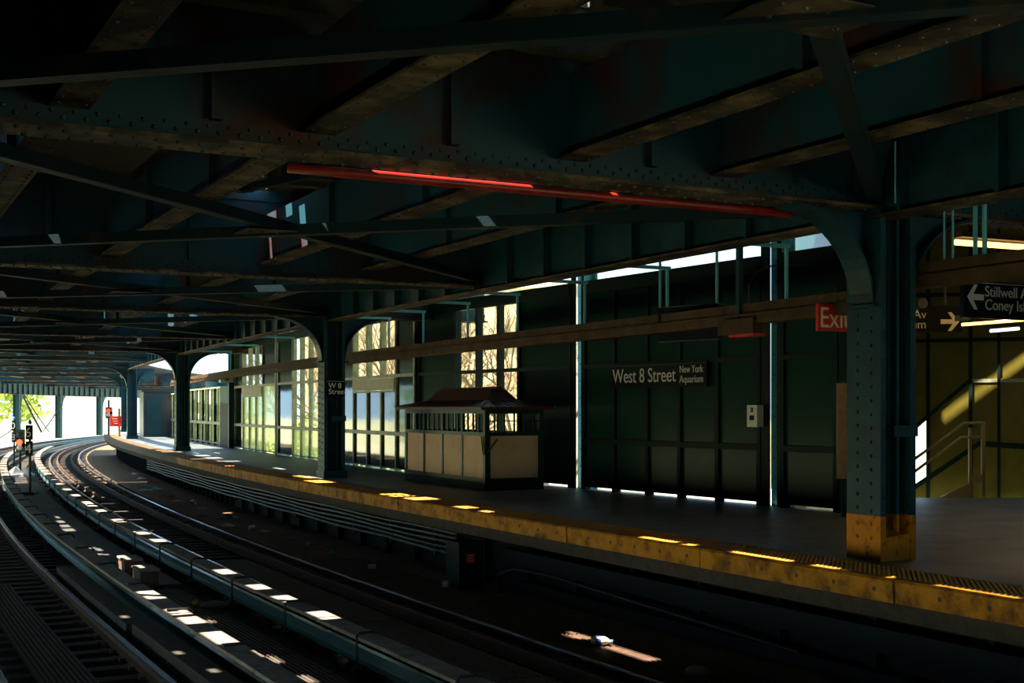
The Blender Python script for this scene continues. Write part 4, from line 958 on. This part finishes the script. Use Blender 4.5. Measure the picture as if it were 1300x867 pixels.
# ================================================================== STAIRS
ST = thing('stair_railing', tuple(pxd(1240, 632, 22.6)), 'yellowish pipe handrail at the head of the stairs', 'railing')
D = 22.7
def up_(u, v): return pxd(u, v, D)
for (v0, v1, ue0, lbk) in ((582, 537, 1224, 'top_rail'), (598, 555, 1220, 'lower_rail')):
    sl = (v0 - v1) / (ue0 - 1162.0)
    MB().tube([up_(1080, v0 + sl * 82), up_(1162, v0), up_(ue0, v1), up_(1249, v1)], 0.028, 8).build(lbk, 'hand_rail', ST, smooth=True)
MB().bar(up_(1248, 535), up_(1248, 631), 0.06, 0.06, up=Vector((0, 1, 0))).build('newel_post', 'hand_rail', ST)
MB().bar(up_(1231.5, 543), up_(1231.5, 631), 0.05, 0.05, up=Vector((0, 1, 0))).build('newel_post', 'hand_rail', ST)
MB().prism([up_(1230, 603), up_(1248, 603), up_(1248, 612), up_(1230, 612)], Vector((0, 0.04, 0))).build('gusset', 'hand_rail', ST)
stp = thing('staircase', tuple(pxd(1240, 632, 22.7)), 'staircase going down to the left behind the handrail', 'stairs')
x0 = up_(1246, 632).x
for k in range(9):
    MB().box((x0 - 0.15 - 0.28 * k, 23.25, -0.10 - 0.18 * k), 0.30, 0.85, 0.05).build('tread', 'plate_steel', stp)
MB().prism([up_(1194, 631), up_(1230, 614), up_(1232, 620), up_(1232, 632)], Vector((0, 0.05, 0))).build('stringer_plate', 'hand_rail', stp)
MB().prism([Vector((x0, 22.78, -0.05)), Vector((x0, 22.78, -0.3)), Vector((x0 - 2.6, 22.78, -1.98)), Vector((x0 - 2.6, 22.78, -1.7))], Vector((0, 0.04, 0))).build('stringer', 'mullion_green', stp)
# ================================================================== LITTER
def near_track(u, v, z): return px(u, v, z)
def bottle(u, v, L, r, m, rz, lab, label_m=None, z=-1.232):
    p = px(u, v, z); t = thing('plastic_bottle', (p.x, p.y, z), lab, 'bottle', 'litter')
    q = MB().lathe([(0.001, 0), (r * .9, 0.005), (r, 0.02), (r, L * .62), (r * .85, L * .72), (r * .38, L * .88), (r * .38, L)], n=12, axis='X')
    c, s_ = math.cos(rz), math.sin(rz)
    tf = lambda vs_: [(p.x + c * x - s_ * y, p.y + s_ * x + c * y, z + r + zz) for x, y, zz in vs_]
    q.v = tf(q.v); q.build('bottle_body', m, t, smooth=True)
    q = MB().lathe([(r * .45, L), (r * .45, L + 0.02)], n=10, axis='X'); q.v = tf(q.v); q.build('bottle_cap', 'blue_plastic', t)
    if label_m:
        q = MB().lathe([(r * 1.02, L * .28), (r * 1.02, L * .55)], n=12, axis='X'); q.v = tf(q.v); q.build('bottle_label', label_m, t)
bottle(751, 818, 0.26, 0.055, 'clear_plastic', -0.45, 'sunlit clear bottle with a blue label on the trackside strip', 'label_blue')
bottle(578, 746, 0.22, 0.045, 'blue_plastic', -0.3, 'blue plastic bottle lying against the green cabinet')
bottle(480, 714, 0.16, 0.03, 'blue_plastic', 1.1, 'tiny blue bottle on the strip under the conduits')
def cup(u, v, r, h, m, lab, rz=0.4, name='paper_cup', cat='cup', z=-1.248):
    p = px(u, v, z); q = MB().lathe([(0.001, 0), (r * .75, 0), (r, h), (r * .93, h), (r * .7, 0.01), (0.001, 0.012)], n=10, axis='X')
    c, s_ = math.cos(rz), math.sin(rz); q.v = [(p.x + c * x - s_ * y, p.y + s_ * x + c * y, z + r + zz) for x, y, zz in q.v]
    tag(q.build(name, m, smooth=False), lab, cat, 'litter')
cup(571, 747, 0.06, 0.12, 'white_plastic', 'white crushed cup beside the blue bottle', 2.4)
cup(467, 723, 0.05, 0.14, 'white_plastic', 'pale can lying by the rail below the conduits', 0.1, 'drink_can', 'can')
cup(389, 694, 0.05, 0.10, 'white_plastic', 'white cup standing alone at the bend of the conduits', 1.2)
cup(316, 674, 0.07, 0.13, 'clear_plastic', 'clear cup between two paper scraps by the rail', 0.6)
cup(241, 640, 0.07, 0.12, 'white_plastic', 'white cup in the far litter row, left one', 0.2); cup(248, 642, 0.06, 0.11, 'white_plastic', 'white cup in the far litter row, right one', 1.4)
def scrap(u, v, w, m, lab, seed, z=-1.249, hh=0.5):
    p = px(u, v, z); r2 = random.Random(seed); mb = MB(); n = 5; vs_ = []
    for j in range(n):
        for i in range(n): vs_.append((p.x + (i / (n - 1) - .5) * w + r2.uniform(-.06, .06) * w, p.y + (j / (n - 1) - .5) * w * .7 + r2.uniform(-.06, .06) * w, z + r2.random() * w * hh * (0.3 if i in (0, 4) or j in (0, 4) else 1)))
    fs = [(j * n + i, j * n + i + 1, (j + 1) * n + i + 1, (j + 1) * n + i) for j in range(n - 1) for i in range(n - 1)]
    b_ = [(x, y, z) for x, y, zz in vs_]; mb.add(vs_ + b_, fs + [tuple(n * n + k for k in reversed(f)) for f in fs] + [(i, i + 1, n * n + i + 1, n * n + i) for i in range(n - 1)])
    tag(mb.build('paper_scrap', m), lab, 'litter', 'litter')
for k, (u, v, w, m, lab) in enumerate((
    (635, 756, .22, 'brown_paper', 'brown crumpled paper under the near platform edge'), (410, 704, .3, 'brown_paper', 'tan and brown wrapper beside the rail'), (420, 702, .2, 'teal_paper', 'small teal wrapper next to the tan one'),
    (288, 657, .45, 'blue_plastic', 'blue wrapper in the litter heap mid strip'), (281, 658, .4, 'brown_paper', 'brown bag in the litter heap mid strip'), (296, 657, .35, 'white_plastic', 'white bag in the litter heap mid strip'),
    (290, 668, .4, 'white_plastic', 'white torn paper below the litter heap'), (335, 675, .3, 'clear_plastic', 'pale wrapper right of the clear cup'), (344, 679, .35, 'brown_paper', 'flat tan strip of paper near the rail'), (258, 656, .4, 'red_paper', 'reddish paper left of the litter heap'),
    (226, 637, .5, 'white_plastic', 'white paper under the start of the conduits'), (228, 643, .4, 'brown_paper', 'brown paper under the start of the conduits'), (257, 646, .35, 'white_plastic', 'white scrap halfway along the far litter'),
    (190, 619, .6, 'teal_paper', 'teal wrapper in the far litter heap'), (185, 623, .6, 'white_plastic', 'white bag at the left of the far litter heap'), (195, 613, .6, 'red_paper', 'red wrapper on top of the far litter heap'), (199, 621, .5, 'white_plastic', 'white cup-like scrap at the right of the far heap'), (212, 631, .6, 'brown_paper', 'long brown scrap below the far litter heap'),
    (180, 608, .5, 'white_plastic', 'white scrap behind the far litter heap'), (172, 602, .5, 'white_plastic', 'farthest white scrap along the platform foot'))):
    scrap(u, v, w * 0.75, m, lab, k, hh=0.28)
p = px(886, 856, -1.232); tag(MB().lathe([(0.13, 0), (0.15, 0.02), (0.13, 0.06), (0.06, 0.085), (0.001, 0.09)], p, 14).build('stone', 'stone', smooth=True), 'rounded grey stone at the bottom edge of the strip', 'stone')
scrap(26, 605, 1.0, 'white_plastic', 'white paper at the foot of the red signal', 77, z=-1.2)

# ================================================================== OUTSIDE
gr = MB().add([(-600, -100, -7), (700, -100, -7), (700, 900, -7), (-600, 900, -7)], [(0, 1, 2, 3)]).build('ground', 'ground_pale'); tag(gr, kind='structure')
def bare_tree(x, y, h, seed, lab, spread=0.45):
    r2 = random.Random(seed); t = thing('bare_tree', (x, y, -7), lab, 'tree', 'bare trees outside the windows'); tw = MB()
    tr_ = MB().tube([(x, y, -7), (x + .1, y, -7 + h * .25), (x - .1, y + .1, -7 + h * .42)], 0.28, 8, 0.18); tr_.build('trunk', 'bark', t)
    def grow(p, d, L, r, lv):
        if lv == 0: return
        q = p + d * L * 0.5 + Vector((r2.uniform(-1, 1), r2.uniform(-1, 1), r2.uniform(-.3, .6))) * L * 0.08; e = p + d * L
        tw.tube([p, q, e], r, 5 if lv > 3 else 3, r * 0.6)
        for k in range(3 if lv > 2 else 4):
            nd = (d + Vector((r2.uniform(-1, 1), r2.uniform(-1, 1), r2.uniform(-.45, .8))) * spread * 1.6).normalized()
            grow(p + d * L * r2.uniform(.55, 1.0), nd, L * r2.uniform(.6, .82), r * 0.62, lv - 1)
    for k in range(5):
        a = k * 1.3 + r2.random(); grow(Vector((x - .1, y + .1, -7 + h * (.30 + .03 * k))), Vector((math.cos(a) * .6, math.sin(a) * .6, 1)).normalized(), h * .2, 0.12, 5)
    tw.build('branches', 'bark', t, kind='stuff')
bare_tree(1.2, 45, 15, 1, 'bare tree seen through the window behind the booth')
bare_tree(-3.2, 50, 14, 2, 'bare tree seen through the window bay left of the booth')
bare_tree(-6.5, 60, 15, 3, 'bare tree seen through the bay behind the second column')
bare_tree(-13, 78, 15, 4, 'bare tree seen above the far low screens')
def leafy_tree(x, y, h, rx, rz_, seed, m, lab, n=2600, ls=0.22, grp='leafy trees outside'):
    r2 = random.Random(seed); t = thing('leafy_tree', (x, y, -7), lab, 'tree', grp)
    MB().tube([(x, y, -7), (x + .2, y, -7 + h * .35), (x, y + .2, -7 + h * .62)], 0.3, 8, 0.12).build('trunk', 'bark', t)
    lv = MB(); blobs = [(Vector((r2.uniform(-1, 1) * rx * .7, r2.uniform(-1, 1) * rx * .7, r2.uniform(-1, 1) * rz_ * .7)), r2.uniform(.35, .6)) for _ in range(12)]
    for _ in range(n):
        b_, q = r2.choice(blobs); d = Vector((r2.gauss(0, 1), r2.gauss(0, 1), r2.gauss(0, 1))).normalized() * r2.uniform(.55, 1)
        c = Vector((x, y, -7 + h - rz_)) + b_ + Vector((d.x * rx * q, d.y * rx * q, d.z * rz_ * q))
        a = Vector((r2.uniform(-1, 1), r2.uniform(-1, 1), r2.uniform(-1, 1))).normalized() * ls; b = Vector((r2.uniform(-1, 1), r2.uniform(-1, 1), r2.uniform(-1, 1))).normalized() * ls * .6
        lv.add([c - a, c + b, c + a, c - b], [(0, 1, 2, 3)])
    o = lv.mesh('leaves', (x, y, -7)); o.materials.append(MATS[m]); ob = bpy.data.objects.new('leaves', o); COL.objects.link(ob); ob.parent = t; ob['kind'] = 'stuff'
leafy_tree(-9.5, 66, 8.8, 3.5, 2.6, 11, 'leaf_yellow', 'low yellow-green tree behind the lit window bays')
leafy_tree(-14, 70, 8.8, 4, 2.8, 12, 'leaf_green', 'green tree behind the far low screens')
leafy_tree(-6, 56, 7.6, 2.5, 2.0, 13, 'leaf_green', 'low green bush behind the bay at the second column')
leafy_tree(-67, 172, 15.5, 4.5, 4.5, 14, 'leaf_yellow', 'yellow-green tree in the far left opening', 700, 0.6)
leafy_tree(-84, 168, 14, 6, 4.5, 15, 'leaf_yellow', 'yellow-green tree at the left picture edge', 2600, 0.5)
for k, (x, y) in enumerate(((-46, 60), (-40, 44), (-52, 76), (-36, 30))):
    leafy_tree(x, y, 12.0 + k, 4.5, 4.2, 20 + k, 'leaf_green', ORD[k] + ' leafy tree across the tracks, mirrored in the glossy wall panels', 1800, 0.35, 'trees across the tracks')
tag_b = thing('far_building', (-78, 300, -7), 'pale low building far beyond the end of the tracks', 'building')
MB().box((-88, 300, -1.0), 44, 20, 12).build('wall', 'render_wall', tag_b); MB().box((-88, 299, 5.3), 46, 22, 0.6).build('roof', 'stone', tag_b)
for k in range(9): MB().box((-106 + k * 4.5, 289.9, 0.6), 2.6, 0.2, 1.6).build('window', 'window_dark', tag_b)

ab = thing('apartment_building', (-4, 84, -7), 'tan apartment block glimpsed through the window bays behind the trees', 'building')
def ab_p(x, z, d): return Vector((-4 + 0.93 * x + 0.37 * d, 84 - 0.37 * x + 0.93 * d, z))
rza = -math.atan2(0.37, 0.93)
MB().box(ab_p(0, 1.2, 4), 23, 8, 16.4, rza).build('wall', 'tan_brick', ab); MB().box(ab_p(0, 9.5, 4), 23.4, 8.4, 0.3, rza).build('cornice', 'tan_brick', ab)
for r in range(4):
    for c in range(8):
        wn = MB().box(ab_p(-9.8 + 2.8 * c, -4.2 + 3.6 * r, -0.02), 1.2, 0.06, 1.7, rza).build('window', 'tan_window', ab)
        MB().box(ab_p(-9.8 + 2.8 * c, -5.12 + 3.6 * r, -0.08), 1.4, 0.14, 0.12, rza).build('sill', 'tan_brick', wn)

for k, (u0, v0, u1, v1, r) in enumerate(((26, 496, 53, 549, 0.10), (30, 500, 62, 548, 0.05), (78, 513, 55, 547, 0.05), (20, 540, 0, 556, 0.07))):
    tag(MB().tube([pxd(u0, v0, 118.0), pxd((u0 + u1) / 2, (v0 + v1) / 2 + 1.5, 118.0), pxd(u1, v1, 118.0)], r, 6).build('guy_cable', 'black_metal'),
        ['thick dark cable slanting down between the far green columns', 'thin dark cable beside the thick one in the far opening', 'thin cable slanting left from the middle far column', 'dark cable at the left picture edge by the signals'][k], 'cable', 'guy cables')
